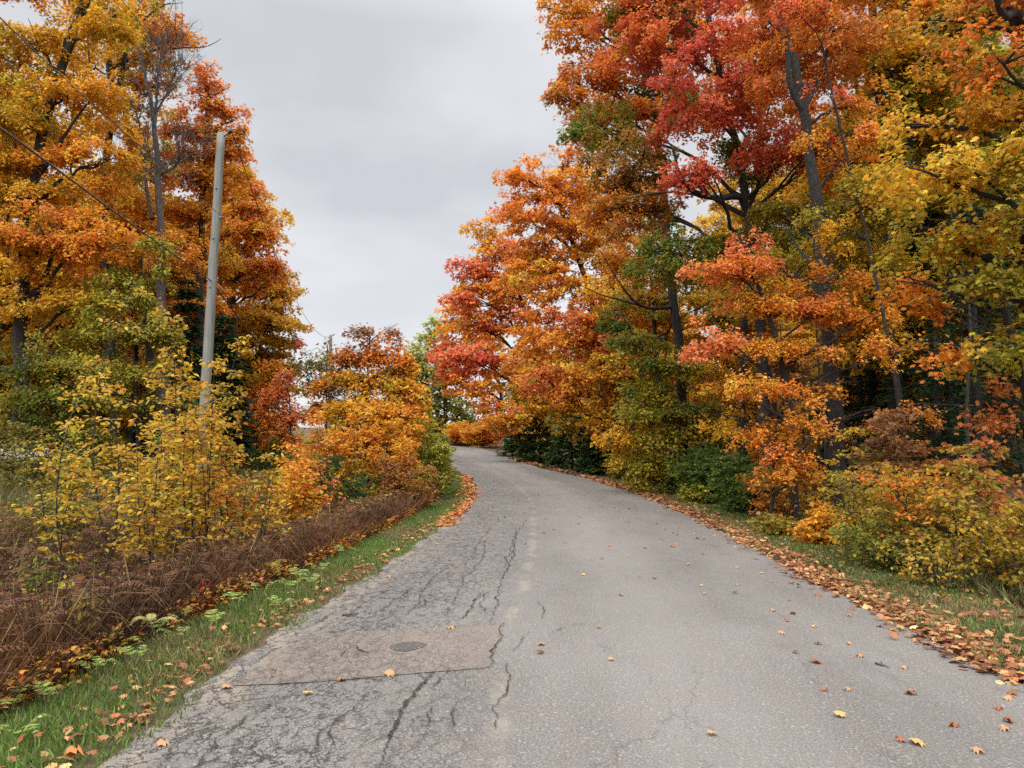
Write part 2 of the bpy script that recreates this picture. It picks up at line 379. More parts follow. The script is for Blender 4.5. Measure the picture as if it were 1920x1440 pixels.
def grow(LV, TT, TB, trunk, tr, blobs, D, seed, leaf=None, tpl=None, lai=1.1, sr=.75, dens=1.0, depthk=1.0, twigs=True, br=.012):
    """limbs from a trunk polyline into leafy masses; blobs: (centre, (rx, ry, rz), palette[, density])"""
    leaf = leaf or float(np.clip(.0049 * D, .08, .5))
    tpl = tpl if tpl is not None else (T_MAPLE if D < 13 else (T_MAPLE3 if D < 60 else T_RHOMB))
    for bi, bl in enumerate(blobs):
        c = np.asarray(bl[0], float); rad = np.asarray(bl[1], float); pal = bl[2]; dn = bl[3] if len(bl) > 3 else 1.0
        hd = np.linalg.norm(trunk[:, :2] - c[None, :2], axis=1)
        target = c[2] - .55 * hd - rad[2] * .3
        i = int(np.argmin(np.abs(trunk[:, 2] - target))); i = min(max(i, int(len(trunk) * .22)), len(trunk) - 1)
        a = trunk[i]; L = np.linalg.norm(c - a)
        r0 = min(tr[i] * .62, .018 * L + .028)
        wob = rng.normal(0, .07 * L, 3)
        ctrl = a * .5 + c * .5 + np.array([0, 0, .12 * L]) + wob
        limb = bezier3(a, ctrl, c, 9)
        limb[1:-1] += rng.normal(0, .02 * L, (7, 3))
        TT.add(limb, np.linspace(r0, r0 * .28, 9), 6)
        # secondary limbs
        ns = 3 if twigs else 0
        ends = [limb]
        for q in range(ns):
            j = rng.integers(3, 8); u = rng.normal(0, 1, 3); u[2] = abs(u[2]) * .6
            e = c + unit(u) * rad * .75
            sub = bezier3(limb[j], (limb[j] + e) / 2 + [0, 0, .1 * np.linalg.norm(e - limb[j])], e, 6)
            TT.add(sub, np.linspace(r0 * .5, r0 * .14, 6), 5); ends.append(sub)
        pool = np.concatenate(ends)
        vol = 4.19 * rad.prod(); srb = min(sr, max(.28, .5 * float(rad.min())))
        m = max(3, int(dens * dn * vol / (1.5 * srb ** 3)))
        u = unit(rng.normal(0, 1, (m, 3))); rr = rng.uniform(0.02, 1, m) ** .42
        C = c + u * rr[:, None] * rad * (1 + .12 * np.sin(5 * u[:, 0:1] + seed) + .12 * np.sin(6 * u[:, 2:3] + 2 * seed))
        # keep boughs in tiers: snap some heights
        C[:, 2] += .25 * np.sin(C[:, 2] * 2 * pi / .95 + field(C, .8, seed) * 3)
        gz = ground(C[:, 0], C[:, 1]) + .25
        C[:, 2] = np.maximum(C[:, 2], gz + rng.uniform(0, .3, m))
        dd = ((C[:, None] - pool[None]) ** 2).sum(-1) + (np.clip(pool[None, :, 2] - C[:, None, 2], 0, 9)) ** 2 * 2
        A = pool[np.argmin(dd, 1)]
        sprays(LV, TB, C, A, srb, pal, leaf, tpl, lai, .55, seed + bi * .37, unit(u * [1, 1, .3]), twigs=twigs, br=br)

NTREE = 0
def tree(name, label, D, trunkpx, blobs, r=.17, mat=None, cat='tree', group=None, lai=1.1, sr=None, dens=.84, leaf=None, tpl=None, extra=(), bark=None, k=10, twigs=True, rz=None, br=.012):
    """trunkpx: [(px, py)...] from foot up, blobs [(px, py, rx_px, ry_px, dD, palette[, density])] measured in the photograph at the tree's distance"""
    global NTREE; NTREE += 1
    seed = NTREE * 1.618
    pts = [W(x, y, D) for x, y in trunkpx]
    g = float(ground(pts[0][0], D)); base = pts[0].copy(); base[2] = g
    if pts[0][2] > g + .1: pts = [base - [0, 0, .12]] + pts
    else: pts[0][2] = g - .12
    tk = spline(pts, 26)
    hgt = np.linspace(0, 1, 26)
    tr = r * (1 - .62 * hgt ** .9); tr[0] *= 1.45; tr[1] *= 1.12
    tk[2:-1, :2] += rng.normal(0, r * .10, (23, 2))
    root = empty(name, base, label, cat, group)
    TT = Tubes(); LT = Tubes(); TB = Tubes(); LV = Leaves()
    TT.add(tk, tr, k)
    mpp = D / F
    for pl, r0, r1 in extra:
        q = spline([W(x, y, D + dd) for x, y, dd in pl], 14)
        q[1:-1] += rng.normal(0, r0 * .12, (12, 3))
        TT.add(q, np.linspace(r0, r1, 14), 8)
    bl = []
    for b in blobs:
        x, y, rx, ry, dd, pal = b[:6]
        Dk = D + dd
        bl.append((W(x, y, Dk), (rx * Dk / F, (rz or .85) * (rx + ry) / 2 * Dk / F, ry * Dk / F), pal) + tuple(b[6:7]))
    if sr is None: sr = float(np.clip(.0225 * D, .32, 1.15))
    grow(LV, LT, TB, tk, tr, bl, D, seed, leaf=leaf, tpl=tpl, lai=lai, sr=sr, dens=dens, twigs=twigs, br=br)
    obj('trunk', TT.mesh('trunk', bark or M_BARK, base), root)
    if LT.V: obj('limbs', LT.mesh('limbs', bark or M_BARK, base), root)
    if TB.V: obj('twigs', TB.mesh('twigs', bark or M_BARK, base), root)
    if LV.a: obj('crown', LV.mesh('crown', M_LEAF, base), root)
    return root

def sapling(name, label, base, top, nst, spread, leaf, pal, tpl=T_OVAL, nb=16, bl=.9, cat='sapling', group=None, r=.016, spacing=.075, skirt=.15, bark=None):
    """several stems with side twigs set alternately with leaves"""
    global NTREE; NTREE += 1
    base = np.asarray(base, float); top = np.asarray(top, float); H = top[2] - base[2]
    TB = Tubes(); LV = Leaves(); seed = NTREE * 1.618
    for s in range(nst):
        a = rng.uniform(0, 2 * pi); f = 1 if s == 0 else rng.uniform(.55, .95)
        off = 0 if s == 0 else spread * rng.uniform(.4, 1)
        tp = base + (top - base) * f + np.array([cos(a) * off, sin(a) * off, 0])
        b0 = base + np.array([cos(a), sin(a), 0]) * min(.12, off * .3) - [0, 0, .05]
        st = bezier3(b0, b0 * .55 + tp * .45 + rng.normal(0, .09 * H, 3) * [1, 1, 0], tp, 12)
        TB.add(st, np.linspace(r * (.6 + .4 * f), .003, 12), 5)
        n = int(nb * (0.6 + .4 * f))
        t = np.sort(rng.uniform(skirt, 1, n)); az = np.arange(n) * 2.4 + rng.uniform(0, 6) + rng.normal(0, .3, n)
        i = np.clip(t * 11, 0, 10.99); i0 = i.astype(int); P0 = st[i0] + (st[i0 + 1] - st[i0]) * (i - i0)[:, None]
        L = bl * (1.1 - t * .75) * rng.uniform(.55, 1.1, n)
        Dr = unit(np.stack([np.cos(az), np.sin(az), rng.uniform(.15, .8, n)], -1))
        u = np.linspace(0, 1, 5)[None, :, None]
        Pt = P0[:, None] + Dr[:, None] * (L[:, None, None] * u) - np.array([0, 0, 1]) * (L[:, None, None] * .28 * u ** 2)
        TB.add(Pt, np.broadcast_to(np.linspace(.0065, .0018, 5)[None], (n, 5)), 3)
        kk = max(3, int(bl * .75 / spacing))
        for s2 in range(3):   # the twig itself and two side shoots
            if s2 == 0: Q = Pt
            else:
                j = rng.integers(1, 4, n); q0 = Pt[np.arange(n), j]
                sd = unit(np.cross(Dr, [0, 0, 1.0])) * (1 if s2 == 1 else -1)
                q1 = q0 + (Dr * .7 + sd * .7) * (L * .5)[:, None] - [0, 0, .04]
                Q = q0[:, None] + (q1 - q0)[:, None] * u
                TB.add(Q[:, ::2], np.broadcast_to(np.array([[.004, .003, .0015]]), (n, 3)), 3)
            tt = (np.arange(kk) + .6) / kk
            x = tt * 3.999; x0 = x.astype(int)
            B = Q[:, x0] + (Q[:, x0 + 1] - Q[:, x0]) * (x - x0)[None, :, None]
            dr = unit(Q[:, -1] - Q[:, 0]); sd = unit(np.cross(dr, [0, 0, 1.0]))
            sg = np.where(np.arange(kk) % 2 == 0, 1, -1)[None, :, None]
            Td = dr[:, None] * .7 + sd[:, None] * sg * .8 + rng.normal(0, .4, B.shape) - [0, 0, .35]
            Nn = np.array([0, 0, 1.0]) + rng.normal(0, .6, B.shape)
            keep = rng.uniform(0, 1, B.shape[:2]) < .86
            Bf = B[keep] + rng.normal(0, .03, (keep.sum(), 3))
            Bf[:, 2] = np.maximum(Bf[:, 2], ground(Bf[:, 0], Bf[:, 1]) + .05)
            fl = field(Bf, 1.1, seed) + rng.normal(0, .14, len(Bf))
            LV.add(Bf, Td[keep], Nn[keep], leaf * rng.uniform(.6, 1.15, len(Bf)), jitter(palcol(pal, fl), .16), tpl)
    root = empty(name, base, label, cat, group)
    obj('stems', TB.mesh('stems', bark or M_BARKD, base), root)
    obj('foliage', LV.mesh('foliage', M_LEAF, base), root)
    return root

def conifer(name, label, base, H, R, pal, D, cat='tree', group=None, low=.12, nw=20, bare=0.0):
    base = np.asarray(base, float)
    TT = Tubes(); TB = Tubes(); LV = Leaves()
    tk = base + np.stack([rng.normal(0, .02, 14).cumsum() * .4, rng.normal(0, .02, 14).cumsum() * .4, np.linspace(-.1, H, 14)], -1)
    TT.add(tk, np.linspace(.018 * H + .03, .01, 14), 7)
    ls = float(np.clip(.0062 * D, .07, .3))
    for w in range(nw):
        h = low + (1 - low) * (w + rng.uniform(0, .8)) / nw
        z = h * H; rr = R * (1 - h) ** .8 + .12
        n = rng.integers(5, 9); az = rng.uniform(0, 2 * pi) + np.arange(n) * 2 * pi / n + rng.normal(0, .25, n)
        L = rr * rng.uniform(.65, 1.15, n)
        c0 = np.array([np.interp(z, tk[:, 2] - base[2], tk[:, 0]), np.interp(z, tk[:, 2] - base[2], tk[:, 1]), base[2] + z])
        Dr = np.stack([np.cos(az), np.sin(az), 0 * az], -1); u = np.linspace(0, 1, 5)
        P = c0 + Dr[:, None] * (L[:, None] * u)[..., None] + np.array([0, 0, 1]) * (L[:, None] * (.18 * u - .42 * u ** 2))[..., None]
        TB.add(P, np.broadcast_to(np.linspace(.006 + .0035 * rr, .003, 5)[None], (n, 5)), 3)
        k = int(max(8, rr / ls * 9 * (1 - bare)))
        t = rng.uniform(.12, 1.03, (n, k)) ** .75
        x = np.clip(t * 4, 0, 3.999); x0 = x.astype(int); I = np.arange(n)[:, None]
        B = P[I, x0] + (P[I, np.minimum(x0 + 1, 4)] - P[I, x0]) * (x - x0)[..., None]
        sd = np.cross(Dr, [0, 0, 1.0])[:, None] * np.where(rng.uniform(0, 1, (n, k)) < .5, 1, -1)[..., None]
        B = B + sd * (rng.uniform(0, .34, (n, k)) * rr * (1.1 - t * .6))[..., None] - np.array([0, 0, 1]) * rng.uniform(0, .09, (n, k))[..., None]
        Td = Dr[:, None] * .8 + sd * .6 + rng.normal(0, .25, B.shape) - [0, 0, .2]
        Nn = np.array([0, 0, 1.0]) + rng.normal(0, .3, B.shape)
        LV.add(B.reshape(-1, 3), Td.reshape(-1, 3), Nn.reshape(-1, 3), ls * rng.uniform(.8, 1.7, n * k), jitter(palcol(pal, rng.uniform(0, 1, n * k))), T_NEEDLE, 2.6)
    root = empty(name, base, label, cat, group)
    obj('trunk', TT.mesh('trunk', M_BARKD, base), root); obj('branches', TB.mesh('branches', M_BARKD, base), root); obj('foliage', LV.mesh('foliage', M_LEAF, base), root)
    return root

def frond_into(LV, TB, p, az, L, H, pal, npin=18, wid=.32, tpl=T_FERNP, tip_droop=.55, r=.003):
    d = np.array([cos(az), sin(az), 0.0]); u = np.linspace(0, 1, 9)[:, None]
    P = p + d * L * u + np.array([0, 0, 1]) * H * (1.9 * u - (1.05 + tip_droop) * u ** 2.1)
    if TB is not None: TB.add(P, np.linspace(r, r * .4, 9), 3)
    t = (np.arange(npin) + 1.0) / (npin + .3); t = .14 + .86 * t
    x = np.clip(t * 8, 0, 7.999); i = x.astype(int); B = P[i] + (P[i + 1] - P[i]) * (x - i)[:, None]
    T = unit(P[i + 1] - P[i]); side = unit(np.cross(T, [0, 0, 1.0])); N = np.cross(side, T)
    w = L * wid * np.sin(np.clip((1.06 - t) / .92, 0, 1) * pi * .62) * (1.0)
    for sg in (1, -1):
        Td = side * sg + T * .35 - N * rng.uniform(0.0, .3)
        LV.add(B, Td, N + rng.normal(0, .12, N.shape), np.maximum(w, .02), jitter(palcol(pal, rng.uniform(0, 1, npin)), .12), tpl, 1.0)

# ================================================================== GROUND AND ROAD
def build_ground():
    xs = np.concatenate([[-700, -400, -250, -160, -110, -80, -62, -50, -42], np.arange(-36, -12, 1.0), np.arange(-12, 12, .22), np.arange(12, 36, 1.0), [40, 48, 60, 80, 110, 160, 250, 400, 700]])
    ys = np.concatenate([[-500, -250, -120, -60, -30, -15, -6], np.arange(-2, 30, .22), np.arange(30, 64, .6), np.arange(64, 130, 2.0), [140, 160, 200, 280, 400, 700]])
    X, Y = np.meshgrid(xs, ys); Z = ground(X, Y)
    V = np.stack([X, Y, Z], -1).reshape(-1, 3); nx, ny = len(xs), len(ys)
    i = (np.arange(ny - 1)[:, None] * nx + np.arange(nx - 1)[None]).ravel()
    Q = np.stack([i, i + 1, i + nx + 1, i + nx], -1)
    o = obj('ground', raw_mesh('ground', V, Q.ravel(), np.arange(len(Q)) * 4, soil_material()))
    tag(o, 'brown forest floor and sloping roadside land', None, None, 'structure')
build_ground()

def road_pt(u, y, dz=0.0):
    """u metres from the left edge"""
    a, b = xl(y), xr(y); w = b - a
    x = a + u
    s = np.clip(u / w, 0, 1)
    return np.stack([x, y + 0 * x, hz(y) + .05 * 4 * s * (1 - s) * .8 + dz], -1)
def road_mesh(name, U, Ygrid, mat, dz=0.0, frac=False, edge=None):
    Y = Ygrid[:, None] + 0 * U[None]
    w = (xr(Ygrid) - xl(Ygrid))[:, None]
    UU = (U[None] * w if frac else U[None] + 0 * Y)
    if edge is not None: UU = UU + edge(Y, UU, w)
    P = road_pt(UU, Y, dz)
    nx, ny = len(U), len(Ygrid)
    i = (np.arange(ny - 1)[:, None] * nx + np.arange(nx - 1)[None]).ravel()
    Q = np.stack([i, i + 1, i + nx + 1, i + nx], -1)
    me = raw_mesh(name, P.reshape(-1, 3), Q.ravel(), np.arange(len(Q)) * 4, mat)
    set_uv(me, np.stack([UU, Y], -1).reshape(-1, 2))
    return me
def set_uv(me, uvv):
    l = me.uv_layers.new(name='road'); idx = np.zeros(len(me.loops), np.int32); me.loops.foreach_get('vertex_index', idx)
    l.data.foreach_set('uv', np.ascontiguousarray(uvv[idx], np.float32).ravel())
ASPH = asphalt_material('worn_asphalt', (0.112, 0.103, 0.092), (0.168, 0.155, 0.140))
ASPH2 = asphalt_material('brown_patch_asphalt', (0.136, 0.110, 0.090), (0.172, 0.142, 0.117), cracks=True, camt=.4, tint=(.15, .12, .1), agg=1.0)
ASPH3 = asphalt_material('dark_cold_patch', (0.060, 0.054, 0.047), (0.078, 0.070, 0.061), cracks=False, tint=(.07, .07, .06), agg=.4)
SANDM = asphalt_material('sandy_joint', (0.27, 0.235, 0.18), (0.3, 0.26, 0.2), cracks=False, tint=(.22, .19, .14), agg=.5)
CRK = plain('crack_dark', (0.02, 0.018, 0.015), 1.0)  # dark dirt and open gaps of the cracks
yg = np.concatenate([np.arange(-12, 2, .5), np.arange(2, 30, .08), np.arange(30, 70, .3), np.arange(70, 105, .8)])
def edge_fn(Y, UU, w):
    e = .05 * np.sin(Y * 3.1) + .035 * np.sin(Y * 7.7 + 1) + .015 * np.sin(Y * 17 + 2)
    s = UU / w
    return np.where(s < .02, e - .02, np.where(s > .98, .5 * np.roll(e, 7, 0), 0))
road = obj('road', road_mesh('road', np.linspace(0, 1, 25), yg, ASPH, .004, True, edge_fn))
tag(road, 'grey cracked asphalt country road bending left', None, None, 'structure')

def road_uv_of(px, py):
    p = gnd_road(px, py); return p[0] - float(xl(p[1])), p[1]
def gnd_road(px, py):
    d = W(px, py, 1.0) - np.array([0, 0, EYE]); y = np.arange(2, 120, .01)
    hit = np.nonzero(EYE + d[2] * y <= hz(y) + .03)[0]; t = y[hit[0]] if len(hit) else 60
    return np.array([d[0] * t, t])
def poly_on_road(name, pxs, mat, dz, jit=0.0, n=0):
    P = np.array([gnd_road(*q) for q in pxs])
    if n:
        Pc = np.vstack([P, P[:1]]); L = np.concatenate([[0], np.cumsum(np.linalg.norm(np.diff(Pc, axis=0), axis=1))])
        t = np.linspace(0, L[-1], n, endpoint=False); P = np.stack([np.interp(t, L, Pc[:, 0]), np.interp(t, L, Pc[:, 1])], -1)
        P = P + rng.normal(0, jit, P.shape)
    u = P[:, 0] - xl(P[:, 1]); c = P.mean(0)
    V = road_pt(u, P[:, 1], dz); uc = c[0] - xl(c[1]); Vc = road_pt(np.array([uc]), np.array([c[1]]), dz)
    # fan with mid rings so that it follows the camber
    n0 = len(V); rings = [V]
    for f in (.66, .33):
        uu = uc + (u - uc) * f; yy = c[1] + (P[:, 1] - c[1]) * f
        rings.append(road_pt(uu, yy, dz))
    VV = np.vstack(rings + [Vc]); L = []; S = []
    for r in range(2):
        for i in range(n0):
            j = (i + 1) % n0; S.append(len(L)); L += [r * n0 + i, r * n0 + j, (r + 1) * n0 + j, (r + 1) * n0 + i]
    for i in range(n0):
        S.append(len(L)); L += [2 * n0 + i, 2 * n0 + (i + 1) % n0, 3 * n0]
    me = raw_mesh(name, VV, L, S, mat); set_uv(me, np.stack([VV[:, 0] - xl(VV[:, 1]), VV[:, 1]], -1))
    return me
o = obj('asphalt_patch', poly_on_road('asphalt_patch', [(440, 1281), (600, 1278), (760, 1266), (916, 1256), (944, 1174), (850, 1177), (700, 1182), (590, 1188), (505, 1220)], ASPH2, .009, .006, 90), road)
o['label'] = 'brown rectangular asphalt repair patch'
o = obj('pothole_fill', poly_on_road('pothole_fill', [(730, 1216), (735, 1211), (750, 1207), (772, 1205), (792, 1207), (801, 1211), (794, 1216), (780, 1220), (762, 1224), (745, 1223), (734, 1220)], ASPH3, .013, .004, 40), road)
o['label'] = 'dark oval pothole fill in the brown patch'

def crack_mesh(px, w0):
    P = np.array([gnd_road(*q) for q in px]); L = np.concatenate([[0], np.cumsum(np.linalg.norm(np.diff(P, axis=0), axis=1))])
    n = max(6, int(L[-1] / .018)); t = np.linspace(0, L[-1], n)
    Q = np.stack([np.interp(t, L, P[:, 0]), np.interp(t, L, P[:, 1])], -1)
    nz = rng.normal(0, 1, (n, 2)); nz = (nz + np.roll(nz, 1, 0) + np.roll(nz, 2, 0)) / 2; wander = np.cumsum(rng.normal(0, .006, (n, 2)), 0)
    wander -= np.linspace(0, 1, n)[:, None] * wander[-1]
    Q = Q + nz * min(.006, w0 * .5) + wander
    T = unit(np.gradient(Q, axis=0)); Nn = np.stack([-T[:, 1], T[:, 0]], -1)
    w = w0 * (.45 + np.abs(np.convolve(rng.normal(0, 1, n), np.ones(5) / 3, 'same'))) * np.sin(np.linspace(.12, pi - .12, n)) ** .5
    A = Q + Nn * w[:, None] / 2; B = Q - Nn * w[:, None] / 2
    P2 = np.concatenate([A, B]); V = road_pt(P2[:, 0] - xl(P2[:, 1]), P2[:, 1], .0165)
    i = np.arange(n - 1); F4 = np.stack([i, i + 1, i + 1 + n, i + n], -1)
    return V, F4
CR = [([(712, 1436), (735, 1375), (762, 1330), (790, 1295), (812, 1263)], .017), ([(607, 1436), (620, 1390), (628, 1362), (650, 1335), (680, 1310), (722, 1275)], .008),
      ([(786, 1375), (798, 1345), (812, 1330)], .007), ([(845, 1375), (850, 1330), (878, 1312)], .006), ([(808, 1300), (830, 1280), (847, 1262), (845, 1256)], .006),
      ([(922, 1375), (930, 1340), (955, 1310), (962, 1270), (948, 1245)], .007), ([(962, 1230), (980, 1205), (995, 1188)], .005), ([(868, 1165), (885, 1135), (905, 1108)], .013),
      ([(906, 1155), (915, 1120), (922, 1110)], .009), ([(920, 1172), (935, 1150), (952, 1120), (958, 1085), (975, 1020), (985, 975)], .010),
      ([(780, 1140), (795, 1135), (793, 1118)], .008), ([(548, 1436), (585, 1412), (600, 1370), (640, 1345)], .007), ([(915, 1257), (930, 1215), (945, 1172)], .010),
      ([(900, 1175), (944, 1171)], .007), ([(440, 1283), (520, 1283), (640, 1277), (760, 1268)], .008), ([(664, 1235), (690, 1228)], .007), ([(668, 1212), (692, 1228)], .009),
      ([(628, 1242), (645, 1225), (662, 1206)], .006), ([(505, 1276), (520, 1255), (512, 1250)], .006), ([(370, 1436), (420, 1385), (470, 1345), (560, 1290)], .008),
      ([(300, 1436), (350, 1380), (400, 1350)], .006), ([(440, 1436), (470, 1400), (500, 1365)], .007), ([(480, 1436), (520, 1395)], .005),
      ([(1015, 1165), (1022, 1145), (1012, 1130)], .005), ([(1030, 1195), (1060, 1180)], .004), ([(835, 1160), (870, 1090), (900, 1050), (915, 1010)], .009),
      ([(700, 1150), (740, 1125), (780, 1095)], .008), ([(640, 1165), (690, 1130), (740, 1100)], .008), ([(740, 1165), (775, 1145), (810, 1100), (840, 1060)], .008),
      ([(560, 1180), (620, 1150), (650, 1128)], .008), ([(870, 1062), (900, 1020), (925, 985)], .008), ([(940, 1085), (955, 1040), (968, 990)], .008),
      ([(1500, 935), (1620, 990)], .001)]
for q, w0 in CR[:-1]:
    V, F4 = crack_mesh(q, w0)
    obj('crack', raw_mesh('crack', V, F4.ravel(), np.arange(len(F4)) * 4, CRK), road)

# ================================================================== TREES, right side of the road
P_OR = [DORG, ORG, GOLD, ORG, SALM]; P_GO = [YGR, GOLD, GOLD, YEL, ORG]; P_RD = [CRIM, RED, SALM, DORG, RED, ORG]; P_RG = [CRIM, RED, DORG, GRN]
P_RU = [RUST, DORG, DORG, ORG, OLV]; P_GN = [DGRN, GRN, GRN, OLV]; P_YG = [GRN, YGR, YGR, GOLD]; P_GD = [OLV, YGR, GOLD, YEL]; P_SA = [RED, SALM, SALM, ORG]
P_BR = [SALM, ORG, ORG, YEL]; P_GG = [GRN, OLV, RUST, GRN]; P_OL = [DGRN, OLV, YGR, OLV]

tree('maple_tree', 'tall red and green maple with a dark limb bent like a J, over the verge', 24,
     [(1445, 948), (1438, 850), (1432, 760), (1427, 640), (1420, 540), (1412, 470), (1398, 385), (1388, 310), (1372, 230), (1350, 140), (1330, 40), (1320, -60)],
     [(1330, 190, 150, 70, -1, P_RD, .8), (1480, 265, 120, 45, -1.5, P_RD, .9), (1250, 90, 120, 70, 0, P_RD, .8), (1430, 60, 150, 75, -1, P_RD, .8), (1300, 335, 70, 40, -2, P_RD, .9),
      (1190, 315, 120, 55, 1, P_GG), (1390, 300, 90, 50, .5, P_GN, .7), (1290, 480, 130, 34, -1, P_GN), (1180, 400, 110, 40, 1, P_RU), (1200, 30, 110, 60, 1, P_RG),
      (1130, 250, 80, 60, 2, P_GG), (1500, -60, 220, 60, 0, P_RD), (1300, -90, 200, 60, 0, P_RG), (1440, 430, 70, 40, .5, P_GN, .7), (1540, 290, 60, 35, -2, P_RD)],
     r=.21, extra=[([(1404, 400, 0), (1385, 368, -.3), (1345, 372, -.8), (1305, 362, -1.3), (1282, 340, -1.6), (1272, 318, -1.8), (1262, 280, -2)], .125, .04),
                   ([(1400, 395, 0), (1420, 350, .2), (1428, 310, .3), (1432, 250, .4), (1445, 190, .5)], .09, .02),
                   ([(1385, 372, -.2), (1350, 335, -.5), (1318, 305, -1), (1290, 290, -1.3)], .06, .015),
                   ([(1345, 374, -.8), (1260, 360, -1), (1180, 372, -1.2), (1140, 392, -1.2)], .045, .012)])
tree('maple_tree', 'tall rust and orange maple leaning furthest over the road on the right', 30,
     [(1290, 922), (1282, 830), (1275, 700), (1268, 600), (1255, 500), (1248, 410), (1238, 300), (1222, 180), (1205, 60), (1190, -60)],
     [(1085, 55, 75, 50, 0, P_OR), (1110, 150, 90, 55, -.5, P_RU), (1180, 90, 90, 70, 0, P_RU), (1085, 240, 42, 34, -1, P_OR), (1160, 230, 90, 50, 0, P_RU), (1120, -40, 110, 60, 0, P_OR),
      (1240, 180, 90, 60, 1, P_GG), (1250, 10, 100, 60, 1, P_RU), (1060, 185, 50, 34, -1, P_RU), (1040, 20, 40, 36, 0, P_OR, .7), (1230, 520, 90, 40, 2, P_GO, .8), (1180, 480, 80, 40, 2, P_OR)],
     r=.24, extra=[([(1270, 575, 0), (1215, 578, -.5), (1185, 560, -1), (1160, 528, -1.4), (1125, 470, -1.7)], .075, .015), ([(1215, 578, -.5), (1160, 562, -1), (1120, 550, -1.5), (1060, 520, -2)], .045, .01)])
tree('maple_tree', 'thick trunked maple with orange and golden crown rising right of the J shaped limb', 19.5,
     [(1580, 955), (1573, 860), (1562, 740), (1553, 620), (1540, 480), (1525, 330), (1510, 215), (1488, 120), (1465, 40), (1440, -60)],
     [(1500, 130, 120, 45, 1, [RED, DORG, ORG], .7), (1570, 330, 80, 60, 1, P_BR, .8), (1580, 60, 110, 60, 0, P_RU, .7), (1600, 470, 110, 55, 1, P_GD, .8), (1480, 420, 90, 70, 3, P_GD), (1640, 380, 100, 50, 0, P_GD, .8),
      (1470, 520, 80, 50, 2, P_GO), (1560, -70, 200, 60, 0, P_RU), (1600, 200, 70, 40, 0, P_OR, .6)],
     r=.23, extra=[([(1510, 215, 0), (1480, 160, -.2), (1478, 100, -.3), (1465, 60, -.5), (1440, 40, -.6)], .09, .03), ([(1510, 200, 0), (1545, 120, .3), (1560, 40, .3)], .07, .02),
                   ([(1545, 520, 0), (1500, 470, .5), (1470, 420, 1)], .05, .015)])
tree('maple_tree', 'maple with thick lichened upper trunk against the sky at upper right', 24,
     [(1690, 900), (1682, 780), (1675, 640), (1668, 480), (1668, 330), (1660, 240), (1645, 150), (1640, 70), (1630, -40)],
     [(1660, 90, 90, 40, 1, P_RU, .6), (1720, 180, 60, 40, 1, P_RU, .5), (1620, 330, 80, 40, 2, P_GO, .7), (1700, 420, 120, 60, 2, P_GD, .9), (1700, -50, 180, 50, 0, P_RU), (1740, 560, 90, 60, 2, P_GO, .8), (1620, 560, 80, 50, 2, P_BR, .8)],
     r=.30, extra=[([(1652, 190, 0), (1630, 140, 0), (1595, 100, 0), (1580, 70, 0)], .09, .03), ([(1655, 150, 0), (1700, 165, 0), (1770, 180, 0)], .05, .015), ([(1690, 250, 0), (1680, 225, 0), (1672, 140, 0)], .04, .02)])
tree('maple_tree', 'slimmer forked maple between the two thick trunks at upper right', 27,
     [(1640, 900), (1632, 700), (1620, 520), (1600, 330), (1592, 235), (1580, 190), (1555, 140)],
     [(1560, 120, 60, 40, 0, P_RU, .5), (1620, 60, 70, 40, 1, P_OR, .6), (1590, 430, 80, 50, 1, P_GD, .8), (1540, 560, 80, 60, 2, P_GO), (1650, 300, 60, 30, 2, P_OR, .5)],
     r=.2, extra=[([(1592, 240, 0), (1608, 190, 0), (1600, 110, 0), (1605, 60, 0)], .1, .03)])
# nearer trees at the right edge of the view
tree('maple_tree', 'nearest maple, gold, green and rust boughs hanging in at the upper right corner', 11.5,
     [(2080, 1080), (2075, 900), (2060, 700), (2040, 480), (2010, 260), (1960, 120), (1900, 30), (1860, -40)],
     [(1760, 330, 110, 50, 0, P_GD, .75), (1850, 220, 110, 50, .5, [DORG, ORG, RUST, GOLD], .75), (1870, 110, 110, 40, -.3, [RUST, DORG, DORG, ORG], .75), (1860, 420, 110, 60, .3, P_GD, .8), (1720, 430, 70, 40, .8, P_YG, .7),
      (1790, 60, 120, 45, 1, P_RU, .6), (1880, 560, 90, 55, 0, P_GD, .8), (1950, 330, 100, 70, -.5, P_GD), (1700, 240, 60, 35, .8, P_GD, .6), (1900, -20, 150, 40, 0, P_RU, .8), (1960, 640, 80, 60, 0, P_YG)],
     r=.16, leaf=.085, extra=[([(1935, 60, 0), (1905, 25, -.2), (1885, 30, -.4), (1868, -10, -.6), (1855, -60, -.7)], .07, .05)])
tree('maple_tree', 'slender leaning maple with yellow-green leaves by the right edge of the picture', 12.8,
     [(1965, 1010), (1950, 880), (1925, 760), (1895, 620), (1868, 510), (1835, 420), (1800, 340), (1775, 270)],
     [(1800, 480, 90, 40, .4, P_GD, .7), (1860, 690, 90, 30, 0, P_YG, .8), (1760, 640, 50, 18, -.5, P_BR, .8), (1850, 740, 70, 20, -.4, [RUST, SALM, ORG], .8), (1690, 530, 70, 26, .6, P_OR, .7), (1780, 580, 50, 20, .5, P_OR, .5)],
     r=.075, leaf=.09, extra=[([(1925, 560, 0), (1880, 535, 0), (1830, 545, 0), (1770, 540, 0), (1700, 520, 0)], .035, .01)])
